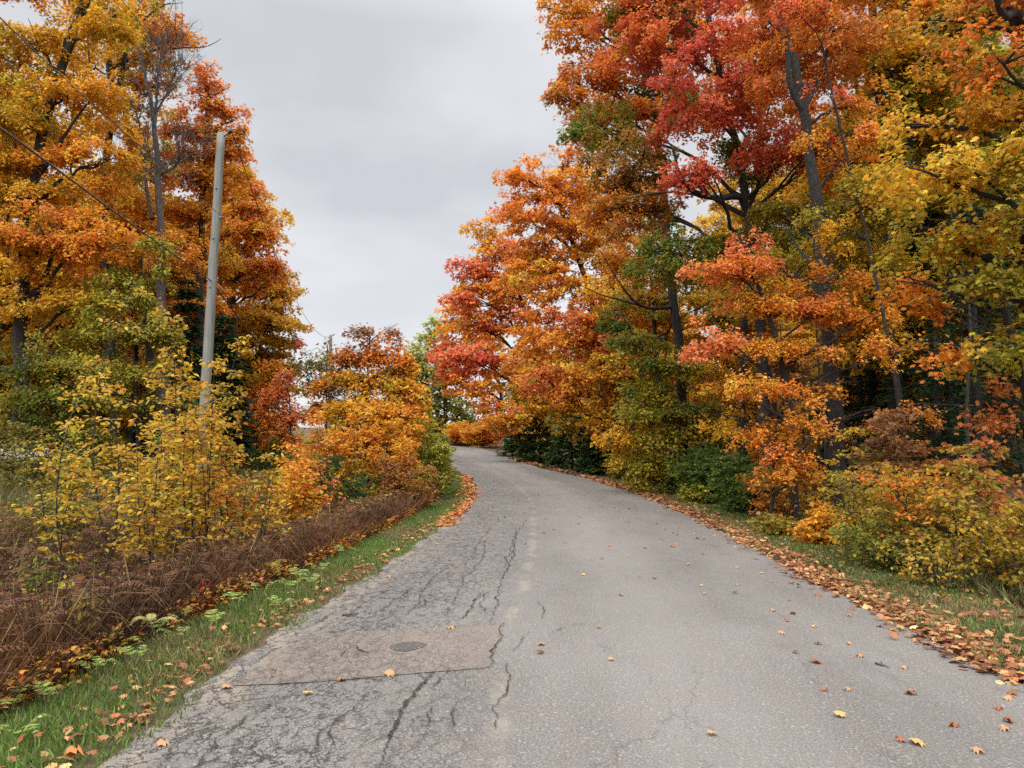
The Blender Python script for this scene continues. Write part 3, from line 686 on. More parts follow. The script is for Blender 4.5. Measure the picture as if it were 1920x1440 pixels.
tree('maple_tree', 'salmon and orange leaved young maple standing in front of the J limbed maple', 18.5,
     [(1492, 960), (1485, 850), (1478, 740), (1455, 640), (1430, 560), (1405, 500), (1385, 440)],
     [(1375, 515, 95, 42, 0, P_SA), (1450, 560, 80, 40, 0, P_BR), (1340, 640, 70, 34, -.5, P_SA), (1430, 650, 80, 32, 0, P_OR), (1560, 580, 80, 36, 0, P_BR), (1640, 600, 70, 30, 0, P_BR), (1520, 660, 70, 26, -.3, P_OR, .8),
      (1390, 470, 60, 26, 0, P_SA), (1560, 720, 70, 14, -.3, P_BR, .9), (1620, 770, 60, 12, -.2, [RUST, ORG, BRN], .9), (1380, 720, 60, 24, 0, P_OR, .9), (1360, 780, 50, 24, .3, P_GO, .9), (1650, 670, 60, 14, -.4, P_BR, .9), (1590, 520, 60, 30, 0, P_OR, .8)],
     r=.10, sr=.42)
tree('maple_sapling', 'bright orange young maple with tiered boughs beside the right verge', 17,
     [(1446, 985), (1448, 920), (1452, 840), (1455, 760), (1448, 690)],
     [(1420, 735, 75, 20, 0, P_BR), (1480, 760, 60, 16, -.3, P_BR), (1430, 800, 60, 22, 0, P_OR), (1500, 820, 50, 14, -.2, P_OR), (1465, 855, 60, 24, -.3, P_BR), (1480, 905, 50, 22, -.4, P_OR), (1520, 770, 42, 12, 0, P_BR),
      (1390, 720, 30, 14, -.3, [ORG, YEL])],
     r=.055, sr=.3, dens=1.15, cat='maple sapling')
tree('beech_tree', 'young green leaved tree in front of the second trunk from the road bend', 29,
     [(1262, 922), (1258, 850), (1252, 760), (1248, 690), (1250, 640)],
     [(1250, 690, 70, 34, 0, P_YG), (1210, 760, 70, 40, 0, P_YG), (1280, 770, 80, 40, 0, P_GN), (1230, 840, 90, 40, 0, P_YG), (1320, 840, 80, 40, .5, P_GN), (1190, 650, 60, 26, 0, P_YG, .8), (1300, 900, 60, 28, 0, P_GN), (1220, 895, 50, 26, 0, P_YG),
      (1165, 820, 50, 34, 0, P_GO)],
     r=.07, sr=.42, dens=1.1, tpl=T_OVAL)
# along the bend
tree('maple_tree', 'broad orange maple in the middle of the right tree line', 46,
     [(1140, 892), (1135, 760), (1120, 620), (1090, 500), (1060, 420), (1040, 340)],
     [(1010, 345, 62, 44, 0, [ORG, ORG, SALM, GOLD]), (1080, 360, 90, 50, 0, P_OR), (1030, 430, 90, 50, -1, P_OR), (1130, 450, 90, 60, 0, P_GO), (1010, 500, 80, 45, -1, P_BR), (1100, 550, 100, 50, -1, P_OR), (965, 400, 45, 40, 0, P_OR, .8),
      (1140, 380, 70, 50, 2, P_OR), (1060, 300, 40, 22, 0, P_OR, .8), (960, 330, 30, 20, 0, P_OR, .6), (1040, 620, 80, 40, -1, P_BR)],
     r=.26)
tree('maple_tree', 'orange maple with bright red outer boughs where the road bends', 60,
     [(1030, 872), (1025, 760), (1000, 640), (970, 540), (945, 460)],
     [(905, 425, 38, 26, 0, [OLV, GOLD, ORG], .8), (935, 470, 60, 36, 0, P_OR), (880, 500, 44, 24, -1, [RED, SALM, RED]), (930, 540, 70, 36, 0, P_OR), (870, 560, 40, 24, -1, P_SA), (960, 600, 70, 34, 0, P_OR), (890, 610, 55, 26, 0, P_OR),
      (880, 670, 60, 26, -1.5, [RED, RED, SALM]), (950, 680, 60, 34, 0, P_OR), (990, 520, 60, 40, 0, P_OR), (1000, 730, 60, 34, 0, P_GO)],
     r=.26, dens=1.1)
tree('maple_tree', 'orange and red maple at the tip of the right tree line beside the far bend', 79,
     [(950, 852), (945, 780), (930, 700), (900, 640), (880, 600)],
     [(850, 600, 36, 30, 0, P_OR), (840, 655, 36, 28, 0, [ORG, RED, SALM]), (870, 560, 30, 20, 0, P_OR), (885, 720, 55, 26, 0, P_OR), (930, 760, 50, 26, 0, P_BR), (900, 640, 50, 34, 0, P_OR), (850, 700, 34, 22, 0, [RED, RED, ORG])],
     r=.24, dens=1.1)
tree('maple_tree', 'golden-orange maple with low boughs above the dark green shrubs', 42,
     [(1195, 905), (1190, 820), (1180, 720), (1160, 620), (1150, 540)],
     [(1130, 690, 70, 30, -1, [ORG, YEL, ORG]), (1180, 620, 90, 45, 0, P_GO), (1200, 700, 70, 34, 0, P_OR), (1080, 640, 80, 34, 0, P_OR), (1090, 740, 70, 32, 0, P_OR), (1160, 560, 80, 40, 0, P_GO), (1140, 790, 60, 30, 0, P_GO), (1020, 710, 60, 30, 0, P_OR),
      (1060, 790, 50, 24, 0, [OLV, GOLD, OLV]), (1085, 600, 40, 24, -1, [SALM, RED, ORG])],
     r=.17)
tree('maple_tree', 'dull gold maple low in the right tree line above the leaf strewn verge', 56,
     [(1070, 880), (1066, 820), (1050, 760), (1030, 700)],
     [(990, 780, 60, 26, 0, P_GO), (1040, 740, 60, 30, 0, P_OR), (940, 790, 40, 20, 0, P_OR), (1000, 680, 60, 34, 0, P_OR)], r=.14)
tree('maple_tree', 'green leaved maple filling between the orange maples', 40,
     [(1240, 905), (1238, 780), (1230, 650), (1220, 520)],
     [(1220, 560, 60, 40, 0, P_GG), (1290, 600, 60, 40, 1, P_GD), (1240, 430, 60, 40, 2, P_GN, .8), (1300, 700, 70, 40, 0, P_GO), (1150, 600, 36, 30, -3, P_GN, .8), (1340, 560, 90, 60, 0, P_GD), (1350, 440, 90, 50, 3, P_GD)], r=.18)
tree('poplar_tree', 'pale lime green poplar rising behind the far bend', 105,
     [(800, 800), (800, 700), (806, 620)],
     [(750, 740, 22, 50, 3, [LIME, YGR], 1.4), (830, 680, 26, 40, 0, [LIME, YGR], 1.4), (815, 622, 24, 26, 0, [LIME, PALE], 1.4), (790, 665, 30, 34, 0, [LIME, PALE, YGR], 1.4), (768, 690, 26, 34, 1, [LIME, PALE, YGR], 1.4), (785, 760, 40, 44, 1, [YGR, LIME, OLV], 1.4), (778, 690, 22, 30, 0, [LIME, YGR], 1.2), (800, 720, 30, 30, 0, [LIME, YGR], 1.2), (765, 720, 14, 34, 0, [LIME, YGR])], r=.2)
tree('maple_tree', 'dull olive maple in shade just right of the pale poplar', 97,
     [(835, 815), (832, 740), (828, 680)],
     [(830, 690, 24, 30, 0, [OLV, RUST, OLV], 1.2), (822, 745, 22, 30, 0, [OLV, DGRN, OLV], 1.3), (848, 750, 30, 28, 0, [OLV, GRN, GOLD], 1.2), (870, 770, 30, 22, 0, [GRN, OLV], 1.2), (835, 790, 30, 24, 0, P_OL, 1.4), (870, 800, 30, 18, 0, P_OL, 1.3), (800, 790, 26, 24, 0, P_OL, 1.4)], r=.2)
tree('cedar_tree', 'narrow dark green evergreen at the far bend', 99, [(793, 815), (793, 700)], [(793, 745, 9, 34, 0, [PINE, DGRN], 2.0), (793, 785, 10, 26, 0, [PINE, DGRN], 2)], r=.12)

tree('maple_tree', 'tall golden maple standing back between the J limbed maple and the thick trunks', 34,
     [(1395, 900), (1392, 700), (1400, 500), (1420, 300), (1430, 100), (1440, -80)],
     [(1420, 380, 110, 60, 0, P_GD), (1480, 150, 110, 70, 0, P_RU, .7), (1350, 60, 110, 70, 0, P_OR, .7), (1560, 240, 90, 60, 1, P_BR, .7), (1500, 350, 110, 60, 1, P_GD), (1300, 200, 90, 60, 0, P_RG, .7), (1420, 500, 110, 60, 0, P_GD), (1500, 0, 140, 60, 0, P_RU, .7), (1540, 480, 90, 60, 0, P_GD)], r=.22)
tree('maple_tree', 'tall orange maple standing back at far upper right behind the near boughs', 30,
     [(1800, 900), (1795, 700), (1790, 500), (1780, 300), (1760, 100), (1750, -80)],
     [(1760, 180, 110, 70, 0, P_RU, .55), (1850, 320, 100, 80, 0, P_GO, .8), (1740, 400, 110, 70, 0, P_GD), (1820, 40, 130, 70, 0, P_OR, .6), (1680, 270, 70, 50, 0, P_BR, .5), (1850, 520, 110, 80, 0, P_GD), (1700, 60, 90, 50, 0, P_OR, .5), (1690, 520, 90, 60, 0, P_GO), (1900, 180, 80, 80, 0, P_RU, .8)], r=.22)
tree('maple_tree', 'leaning maple whose golden-red leaves partly veil the thick orange-crowned trunk', 17.5,
     [(1700, 930), (1685, 760), (1650, 560), (1610, 380), (1570, 220), (1540, 80)],
     [(1590, 250, 60, 26, 0, P_BR, .7), (1530, 250, 50, 20, -.4, P_OR, .7), (1640, 350, 80, 34, 0, P_GD, .8), (1520, 390, 50, 18, -.3, P_GD, .6), (1560, 60, 100, 40, 0, P_RU, .6), (1490, 20, 70, 34, -.4, P_RD, .7), (1540, 160, 50, 18, -.5, [RED, DORG, ORG], .7), (1590, 440, 60, 24, 0, P_GO, .8), (1680, 660, 60, 20, -.3, P_OR, .9), (1700, 760, 60, 16, -.4, [RUST, ORG, BRN], .9)], r=.06, sr=.42)
tree('maple_tree', 'low orange-gold maple filling the left tree line beside the red-orange young maple', 38,
     [(500, 880), (500, 800), (502, 720)],
     [(520, 700, 44, 30, 0, P_BR), (545, 690, 22, 22, 0, [GOLD, OLV, ORG]), (470, 760, 60, 40, 0, P_BR), (520, 800, 50, 36, 0, P_OR), (440, 820, 60, 30, 0, P_OR), (560, 640, 10, 8, 0, [RUST, RED])], r=.12, dens=1.2)
# conifers in the right-hand wood
for i, (px, D, H, R, pal, lab) in enumerate([(1830, 18, 8.0, 2.0, [PINE, DGRN], 'dark hemlock behind the slender yellow-green maple at right'),
        (1750, 22, 9.0, 2.2, [PINE, DGRN], 'dark hemlock behind the thick lichened trunk'),
        (1610, 26, 8.0, 2.2, [PINE, DGRN], 'dark hemlock right of the thick orange-crowned maple trunk')]):
    x = W(px, 700, D)[0]
    conifer('hemlock_tree', lab, (x, D, float(ground(x, D))), H, R, pal, D, cat='hemlock', bare=.25, low=.1)
for i, (px, D, H, R, lab) in enumerate([(1012, 57, 3.8, 1.9, 'low dark green hemlock shrub at the foot of the orange maples, furthest along the bend'), (975, 66, 4.0, 2.0, 'small dark evergreen shrub by the leaf strewn outer edge of the bend'),
        (1072, 49.5, 4.0, 2.1, 'wider dark green hemlock shrub left of the green-leaved young tree'), (1122, 43.5, 3.0, 1.5, 'dark evergreen shrub tucked under golden-orange boughs')]):
    x = W(px, 800, D)[0]
    conifer('hemlock_shrub', lab, (x, D, float(ground(x, D))), H, R, [PINE, DGRN, MGRN, GRN], D, cat='evergreen shrub', low=.05, nw=13)

# ---- left side
tree('maple_tree', 'big orange-yellow maple with thick dark trunk at the left edge of the picture', 23,
     [(38, 870), (38, 760), (38, 640), (42, 540), (52, 430), (68, 310), (95, 190), (120, 110), (150, 30), (170, -60)],
     [(60, 80, 110, 60, 0, P_GO, .75), (40, 210, 100, 60, -.5, P_GO, .8), (160, 170, 100, 55, 0, [GOLD, ORG, GOLD], .75), (60, 330, 100, 60, 0, P_GO, .85), (190, 300, 90, 60, 0, P_GO), (90, 450, 120, 55, -.5, [ORG, GOLD, ORG, SALM]), (60, 560, 100, 45, 0, P_GO), (200, 40, 90, 55, 0, P_GO, .7),
      (180, 460, 90, 50, -.5, P_OR), (150, 560, 70, 40, -.5, P_GO), (60, -60, 150, 50, 0, P_GO), (-40, 300, 100, 140, 0, P_GO), (-30, 100, 60, 80, 0, P_GO), (20, 430, 70, 40, -1, [GOLD, ORG])],
     r=.25, extra=[([(60, 560, 0), (85, 520, 0), (100, 470, -.3), (120, 420, -.5)], .1, .03), ([(70, 330, 0), (100, 290, 0), (130, 240, 0), (175, 180, 0)], .09, .02), ([(120, 110, 0), (130, 60, 0), (160, 20, 0), (178, -30, 0)], .09, .04)])
tree('maple_tree', 'golden maple behind the big left-edge maple with dark upright limbs', 28,
     [(215, 870), (212, 700), (205, 560), (195, 430), (200, 300), (212, 200), (205, 110), (215, 20)],
     [(250, 110, 90, 50, 0, P_GO, .7), (320, 70, 60, 34, 0, [GOLD, ORG, RUST], .7), (230, 230, 80, 50, 0, P_GO, .8), (290, 160, 50, 30, 0, [RUST, DORG, GOLD], .7), (240, 370, 80, 60, 0, [ORG, GOLD, DORG]), (150, 380, 80, 60, 1, P_GO), (280, 300, 60, 60, 2, [RUST, DORG, CRIM]),
      (270, 440, 70, 50, 0, P_OR), (230, 520, 80, 50, 0, P_GD), (210, 30, 100, 40, 0, P_GO, .7), (170, 640, 70, 50, 0, P_OL)],
     r=.22, extra=[([(208, 210, 0), (230, 130, 0), (250, 60, 0), (290, 20, 0), (320, 5, 0)], .09, .012), ([(212, 230, 0), (180, 170, 0), (165, 90, 0), (170, 40, 0)], .06, .02)])
# part-bare grey tree
def bare_tree(name, label, D, paths, blobs, cat, base):
    root = empty(name, base, label, cat)
    TT = Tubes(); TB = Tubes(); LV = Leaves(); tips = []
    for k_, (pl, r0, r1) in enumerate(paths):
        q = spline([W(x, y, D + dd) for x, y, dd in pl], 22)
        if k_ == 0: q[0] = base - np.array([0, 0, .1])
        q[1:-1] += rng.normal(0, r0 * .12, (20, 3)); TT.add(q, np.linspace(r0, r1, 22), 8)
        if k_: tips.append((q, r0))
        # bare twigs that fork twice
        n = 26 if k_ else 16
        j = rng.integers(8 if k_ == 0 else 4, 22, n); A = q[j]; d = unit(q[np.minimum(j + 1, 21)] - q[j - 1])
        dirs = unit(d + rng.normal(0, .55, (n, 3)) + [0, 0, .25]); L = rng.uniform(.5, 1.7, n)
        for lvl in range(3):
            m = len(A)
            E = A + dirs * L[:, None]; M = (A + E) / 2 + rng.normal(0, .05, A.shape)
            TB.add(np.stack([A, M, E], 1), np.array([[1, .7, .4]]) * (.014, .008, .0055)[lvl] * np.ones((m, 1)), 3)
            if lvl < 2:
                rep = 4; f = rng.uniform(.35, 1, (m, rep, 1)); A2 = A[:, None] * (1 - f) + E[:, None] * f
                dirs = unit(dirs[:, None] + rng.normal(0, .5, (m, rep, 3)) + [0, 0, .12]).reshape(-1, 3); A = A2.reshape(-1, 3); L = np.repeat(L, rep) * rng.uniform(.3, .65, m * rep)
    tk = spline([W(x, y, D + dd) for x, y, dd in paths[0][0]], 26)
    bl = [(W(b[0], b[1], D + b[4]), (b[2] * D / F, .8 * (b[2] + b[3]) / 2 * D / F, b[3] * D / F), b[5], b[6]) for b in blobs]
    if bl: grow(LV, TT, TB, tk, np.linspace(.2, .05, 26), bl, D, 5.5, sr=.6)
    obj('trunk', TT.mesh('trunk', M_BARKG, base), root); obj('twigs', TB.mesh('twigs', M_BARKG, base), root)
    if LV.a: obj('crown', LV.mesh('crown', M_LEAF, base), root)
    return root
b = W(312, 870, 25.5); b[2] = float(ground(b[0], 25.5))
bare_tree('maple_tree', 'half bare maple with pale grey forked trunk left of the utility pole', 25.5,
          [([(312, 870, 0), (308, 740, 0), (304, 620, 0), (302, 500, 0), (298, 400, 0), (296, 320, 0), (290, 250, 0), (284, 190, 0), (270, 140, 0), (255, 95, 0)], .2, .03),
           ([(290, 240, 0), (293, 190, 0), (296, 140, 0), (304, 90, 0)], .07, .012), ([(288, 220, 0), (320, 160, .3), (335, 110, .3)], .04, .01),
           ([(296, 330, 0), (330, 310, 0), (345, 280, 0)], .05, .012), ([(284, 410, 0), (272, 330, 0), (268, 260, 0), (250, 200, 0)], .07, .02)],
          [(270, 300, 60, 40, 1, P_GO, .35), (330, 480, 60, 40, 0, P_OR, .7)], 'maple tree', b)
tree('maple_tree', 'golden maple at the top left with a long bare branch reaching right against the sky', 30,
     [(285, 870), (282, 700), (270, 500), (250, 330), (235, 200), (222, 100), (215, 40)],
     [(290, 60, 70, 30, 0, [GOLD, ORG, RUST], .7), (330, 80, 40, 18, 0, [GOLD, ORG], .8), (250, 20, 70, 30, 0, [GOLD, RUST, GOLD], .7), (130, 110, 90, 50, 1, P_GO, .8)],
     r=.2, extra=[([(225, 110, 0), (280, 96, 0), (340, 90, 0), (385, 88, 0), (415, 72, 0)], .06, .008), ([(230, 90, 0), (250, 40, 0), (285, 12, 0), (345, 5, 0)], .07, .008)])
def bare_sprig(parent_label, D, starts):
    pass
tree('maple_tree', 'bright orange-red topped maple directly left of the utility pole top', 32,
     [(372, 870), (372, 700), (374, 560), (378, 420), (384, 300), (390, 200), (385, 140)],
     [(385, 150, 34, 24, 0, [SALM, ORG, SALM]), (395, 200, 46, 28, 0, [SALM, ORG, ORG]), (350, 240, 56, 34, 0, [ORG, SALM, ORG]), (440, 225, 28, 22, 0, [ORG, SALM]), (420, 170, 18, 10, 0, [SALM, ORG], .8), (400, 270, 60, 36, 0, P_OR), (350, 320, 60, 40, 0, P_OR), (420, 330, 50, 40, 0, [OLV, ORG, GOLD]),
      (360, 410, 70, 50, 0, [RUST, ORG, GOLD]), (450, 260, 22, 24, 0, [ORG, GOLD], .9)],
     r=.2, sr=.7, dens=1.15)
tree('maple_tree', 'orange maple with long boughs reaching toward the road behind the utility pole', 37,
     [(430, 870), (432, 740), (438, 600), (440, 480), (436, 380)],
     [(450, 300, 26, 22, 0, P_OR), (455, 350, 44, 30, 0, P_OR), (475, 400, 38, 26, 0, [ORG, SALM, GOLD]), (440, 430, 60, 40, 0, P_OR), (490, 440, 40, 26, 0, P_BR), (500, 490, 44, 26, 0, P_BR), (450, 520, 60, 40, 0, P_OR), (400, 470, 60, 50, 1, [ORG, GOLD, RUST]), (520, 520, 26, 16, 0, P_OR, .8)],
     r=.22, dens=1.15)
tree('maple_tree', 'yellow-orange maple at the right tip of the left tree line', 43,
     [(480, 880), (482, 780), (488, 680), (490, 590)],
     [(500, 560, 50, 30, 0, P_BR), (525, 545, 28, 18, 0, [ORG, GOLD]), (520, 600, 36, 26, 0, [GOLD, YEL, ORG]), (470, 600, 50, 40, 0, P_GO), (525, 655, 34, 24, 0, [OLV, GOLD, YEL]), (480, 680, 60, 40, 0, P_GO), (545, 635, 18, 8, 0, [RUST, RED], .9), (500, 740, 60, 40, 0, P_GO), (430, 640, 50, 60, 2, P_GO)],
     r=.2, dens=1.15)
tree('maple_sapling', 'vivid red-orange young maple between the left tree line and the young brown-topped maple', 33,
     [(545, 880), (545, 800), (542, 740)],
     [(535, 715, 26, 24, 0, [SALM, SALM, ORG]), (560, 775, 26, 22, 0, [RED, SALM, SALM]), (510, 760, 34, 26, 0, [SALM, ORG]), (525, 810, 36, 26, 0, [SALM, ORG, BRN])], r=.06, sr=.5, cat='maple sapling', dens=1.2)
x = W(420, 600, 30)[0]; conifer('hemlock_tree', 'dark green conifer right behind the middle of the utility pole', (x, 30, float(ground(x, 30))), 6.6, 1.7, [PINE, DGRN, DGRN], 30, cat='hemlock', low=.15, nw=24)
x = W(350, 600, 27)[0]; conifer('hemlock_tree', 'dark conifer just left of the utility pole', (x, 27, float(ground(x, 27))), 7.2, 1.6, [PINE, DGRN], 27, cat='hemlock', low=.15, nw=24)
tree('beech_tree', 'olive-green understorey tree beside the big left-edge trunk', 21, [(110, 880), (108, 780), (112, 680)],
     [(60, 680, 70, 40, 0, P_OL), (140, 690, 70, 40, 0, P_OL), (100, 760, 90, 40, 0, [DGRN, OLV, GRN]), (20, 770, 60, 45, 0, P_OL), (170, 770, 60, 45, 0, P_OL), (60, 830, 80, 30, 0, [DGRN, OLV, BRN])], r=.07, sr=.45, tpl=T_OVAL, dens=.9)
tree('beech_tree', 'yellow-green understorey tree in front of the half bare maple', 22, [(260, 880), (256, 760), (250, 640)],
     [(230, 540, 56, 32, 0, P_YG), (290, 470, 36, 40, 0, P_YG, .8), (260, 620, 60, 40, 0, P_OL), (190, 600, 50, 30, 0, P_YG), (310, 640, 50, 40, 0, P_OL), (230, 720, 70, 50, 0, P_OL), (320, 740, 60, 50, 0, [DGRN, OLV])], r=.08, sr=.45, tpl=T_OVAL)
# the clump of young trees on the inside of the bend
tree('young_maple', 'young maple with brown-orange top and golden skirt on the inside of the bend', 26.5,
     [(690, 905), (690, 840), (688, 760), (690, 690), (694, 630)],
     [(655, 668, 34, 22, 0, [RUST, DORG, BRN]), (725, 655, 38, 22, 0, [RUST, ORG, DORG]), (762, 700, 22, 24, -.2, P_OR), (610, 740, 34, 36, .5, [OLV, DORG, GOLD]), (650, 760, 44, 50, -.6, P_GO), (770, 760, 30, 50, -.5, P_GO), (700, 800, 80, 40, -1.2, P_GO), (650, 850, 50, 26, -1, [GOLD, OLV, GOLD]), (745, 720, 36, 40, -.3, P_GO), (640, 690, 30, 30, 0, [RUST, DORG, OLV]), (690, 628, 40, 14, 0, [RUST, BRN, DORG], .9), (680, 660, 52, 20, 0, [RUST, DORG, ORG]), (720, 700, 54, 28, 0, [ORG, GOLD]), (670, 720, 50, 34, 0, [OLV, GOLD, ORG]), (720, 770, 60, 36, 0, P_GO), (670, 800, 60, 36, 0, P_GO), (730, 830, 50, 28, 0, [GOLD, OLV, DORG]), (680, 855, 60, 22, 0, P_GO), (740, 610, 8, 5, 0, [RUST], .8), (758, 700, 22, 30, 0, P_OR)],
     r=.06, sr=.40, dens=1.2, cat='maple tree')
tree('young_maple', 'golden young maple behind the willow-like shrub, its top showing left of the pale poplar', 43,
     [(762, 880), (762, 820), (762, 760)],
     [(765, 730, 24, 26, 0, [ORG, OLV, GOLD]), (775, 770, 30, 30, 0, P_GO), (740, 770, 30, 40, 0, P_GO), (765, 820, 40, 24, 0, [OLV, YGR, GOLD]), (750, 700, 14, 14, 0, [RUST, ORG])], r=.06, sr=.5, dens=1.3, cat='maple tree')
tree('young_tree', 'thin-leaved green-brown young tree left of the brown-topped maple', 28,
     [(612, 900), (612, 800), (612, 720), (614, 650)],
     [(610, 668, 34, 20, 0, [MGRN, OLV, BRN], 1.2), (600, 705, 40, 30, 0, [MGRN, OLV, BRN], 1.2), (625, 700, 24, 30, -.6, [MGRN, OLV, BRN], 1.2), (630, 740, 34, 30, 0, [OLV, BRN, GRN], .8), (600, 780, 34, 34, 0, [OLV, DORG, GOLD]), (600, 840, 36, 26, 0, P_GO, .9), (570, 690, 10, 20, 0, [MGRN], .6)],
     r=.05, sr=.38, tpl=T_OVAL, lai=.9, cat='young tree')
# ================================================================== SAPLINGS AND SHRUBS
def at(px, py, D):
    p = W(px, py, D); p[2] = float(ground(p[0], D)); return p
def sap(name, label, px, pyt, D, nst, spread, leaf, pal, pxt=None, **k):
    b = at(px, 800, D); t = W(pxt or px, pyt, D)
    return sapling(name, label, b, t, nst, spread, leaf, pal, **k)
SG = (.52, .30, .028); SY = (.58, .37, .04); P_B = [OLV, SG, SY, SY, SG]; P_BY = [OLV, SG, SY, SG, ORG]
sap('beech_sapling', 'tall yellow beech sapling reaching highest left of the utility pole', 255, 545, 10.5, 4, .6, .085, P_B, pxt=245, nb=26, bl=.7, skirt=.32, cat='beech sapling', spacing=.07)
sap('beech_sapling', 'yellow-leaved beech sapling with a bare dark stem, second from the left', 182, 670, 9.2, 3, .5, .08, P_B, nb=18, bl=.65, cat='beech sapling', skirt=.4)
sap('beech_sapling', 'golden beech sapling covering the foot of the utility pole', 395, 680, 10.8, 4, .6, .085, P_BY, pxt=402, nb=24, bl=.75, skirt=.3, cat='beech sapling')
sap('beech_sapling', 'orange-gold beech sapling just right of the utility pole foot', 455, 635, 12.5, 4, .6, .09, P_BY, pxt=452, nb=26, bl=.75, skirt=.25, cat='beech sapling')
sap('beech_sapling', 'bushy yellow beech sapling low in front, above the brown bracken', 300, 800, 9.0, 4, .5, .08, P_B, nb=18, bl=.6, cat='beech sapling', skirt=.35)
sap('beech_sapling', 'small yellow beech sapling leaning right over the brown bracken', 480, 850, 11, 3, .5, .08, P_BY, pxt=510, nb=14, bl=.6, skirt=.35, cat='beech sapling')
sap('beech_sapling', 'short yellow-green sapling at the left behind the ferns', 120, 800, 11.5, 4, .7, .08, [OLV, YGR, YGR, GOLD], nb=20, bl=.7, cat='beech sapling')
sap('beech_sapling', 'thin gold sapling between the two tallest saplings', 345, 700, 12, 4, .5, .085, [OLV, YGR, GOLD], nb=22, bl=.7, skirt=.25, cat='beech sapling')
sap('beech_sapling', 'dull green sapling behind the yellow saplings', 330, 780, 15, 6, 1.2, .10, [DGRN, GRN, YGR, GRN], nb=26, bl=.9, cat='beech sapling')
sap('beech_sapling', 'golden sapling clump in front of the red-orange young maple', 540, 830, 16, 6, 1.1, .10, [GOLD, ORG, YEL], nb=24, bl=.9, cat='beech sapling')
sap('beech_sapling', 'slender golden sapling with dark stem left of the brown-topped maple', 592, 780, 17, 4, .5, .10, [GOLD, ORG, RUST], nb=22, bl=.7, cat='beech sapling')
sap('beech_sapling', 'golden sapling thicket hiding the trunk of the brown-topped young maple', 665, 800, 23, 8, 1.1, .12, [GOLD, GOLD, OLV, ORG], nb=26, bl=1.0, cat='beech sapling')
sap('beech_sapling', 'golden-brown sapling thicket between the young maple and the willow-like shrub', 735, 790, 24, 8, 1.0, .12, [GOLD, ORG, OLV, GOLD], nb=26, bl=1.0, cat='beech sapling')
sap('willow_shrub', 'green-gold shrub filling the space behind the willow-like shrub', 785, 760, 33, 9, 1.1, .17, [YGR, OLV, GRN, YGR], nb=28, bl=1.1, cat='shrub', spacing=.1)
sap('willow_shrub', 'yellow-green willow-like shrub at the inner edge of the road bend', 795, 770, 25.5, 9, 1.1, .12, [GRN, YGR, LIME, YGR], nb=30, bl=.85, cat='shrub', tpl=T_OVAL, pxt=798)
sap('willow_shrub', 'green bush with thin leaves touching the road at the bend', 815, 800, 28.5, 9, .9, .13, [GRN, YGR, GRN], nb=28, bl=.8, cat='shrub', pxt=806)
sap('dogwood_shrub', 'brown-orange shrub under the golden skirt of the young maple', 770, 850, 22, 9, 1.2, .10, [BRN, RUST, OLV, BRN], nb=26, bl=.7, cat='shrub')
sap('dogwood_shrub', 'dark green leafy shrub below the thin-leaved young tree', 630, 860, 21, 8, 1.3, .11, [DGRN, MGRN, GRN], nb=22, bl=.8, cat='shrub')
sap('dogwood_shrub', 'brown-green bush at the extreme left edge behind the white asters', -5, 780, 20, 8, 1.3, .11, [DGRN, OLV, BRN], nb=24, bl=.9, cat='shrub')
sap('dogwood_shrub', 'olive bush between the white asters and the yellow-green short sapling', 75, 800, 18, 7, 1.1, .10, [OLV, GRN, BRN, YGR], nb=22, bl=.8, cat='shrub')
sap('dogwood_shrub', 'dark green bush behind the golden sapling clump', 560, 850, 20, 7, 1.2, .11, [DGRN, MGRN, OLV], nb=22, bl=.8, cat='shrub')
sap('dogwood_shrub', 'small shrub of pink-red leaves above the brown bracken', 628, 895, 18, 3, .25, .09, [CRIM, RED, SALM], nb=9, bl=.3, cat='shrub')
# right-hand shrubs
P_RS = [(.17, .13, .02), OLV, (.30, .22, .025), SG, DORG]
sap('beech_sapling', 'pale yellow leaved sapling at the foot of the thick orange-crowned maple', 1625, 880, 12.5, 4, .6, .08, [OLV, YGR, SY], nb=18, bl=.7, cat='beech sapling', pxt=1590)
sap('beech_sapling', 'wide olive-yellow bush at the right, left of the larger one', 1700, 880, 12, 7, 1.4, .085, P_RS, nb=20, bl=1.0, cat='bush')
sap('beech_sapling', 'largest olive-yellow bush near the right edge', 1810, 850, 11, 8, 1.4, .085, P_RS, nb=22, bl=1.1, cat='bush')
sap('maple_sapling', 'rust-pink topped maple bush at the right edge above the olive bushes', 1850, 800, 12.2, 6, .9, .10, [RUST, SALM, OLV, ORG], nb=22, bl=.9, cat='bush', tpl=T_MAPLE)
sap('maple_sapling', 'orange and gold maple bush lowest at the right edge', 1905, 950, 9.8, 6, .8, .07, [RUST, ORG, OLV, SG, OLV], nb=16, bl=.7, cat='bush', tpl=T_MAPLE)
sap('maple_sapling', 'low orange maple seedling clump on the right bank beside the grass', 1540, 945, 14.5, 6, .6, .08, [ORG, ORG, ORG, GOLD], nb=16, bl=.6, cat='maple sapling', tpl=T_MAPLE)
sap('maple_sapling', 'dim orange seedling clump left of the low orange one', 1440, 965, 16, 6, .7, .08, [BRN, RUST, OLV], nb=14, bl=.6, cat='maple sapling', tpl=T_MAPLE)
sap('beech_sapling', 'low gold sapling spilling over the right grass verge', 1740, 1000, 9.8, 4, .5, .07, [OLV, SG, SY], nb=11, bl=.55, cat='beech sapling', pxt=1725)
sap('maple_sapling', 'orange-brown sapling at the foot of the J limbed maple', 1470, 860, 19, 6, 1.0, .09, [ORG, RUST, OLV, GOLD], nb=20, bl=.9, cat='maple sapling', tpl=T_MAPLE3)
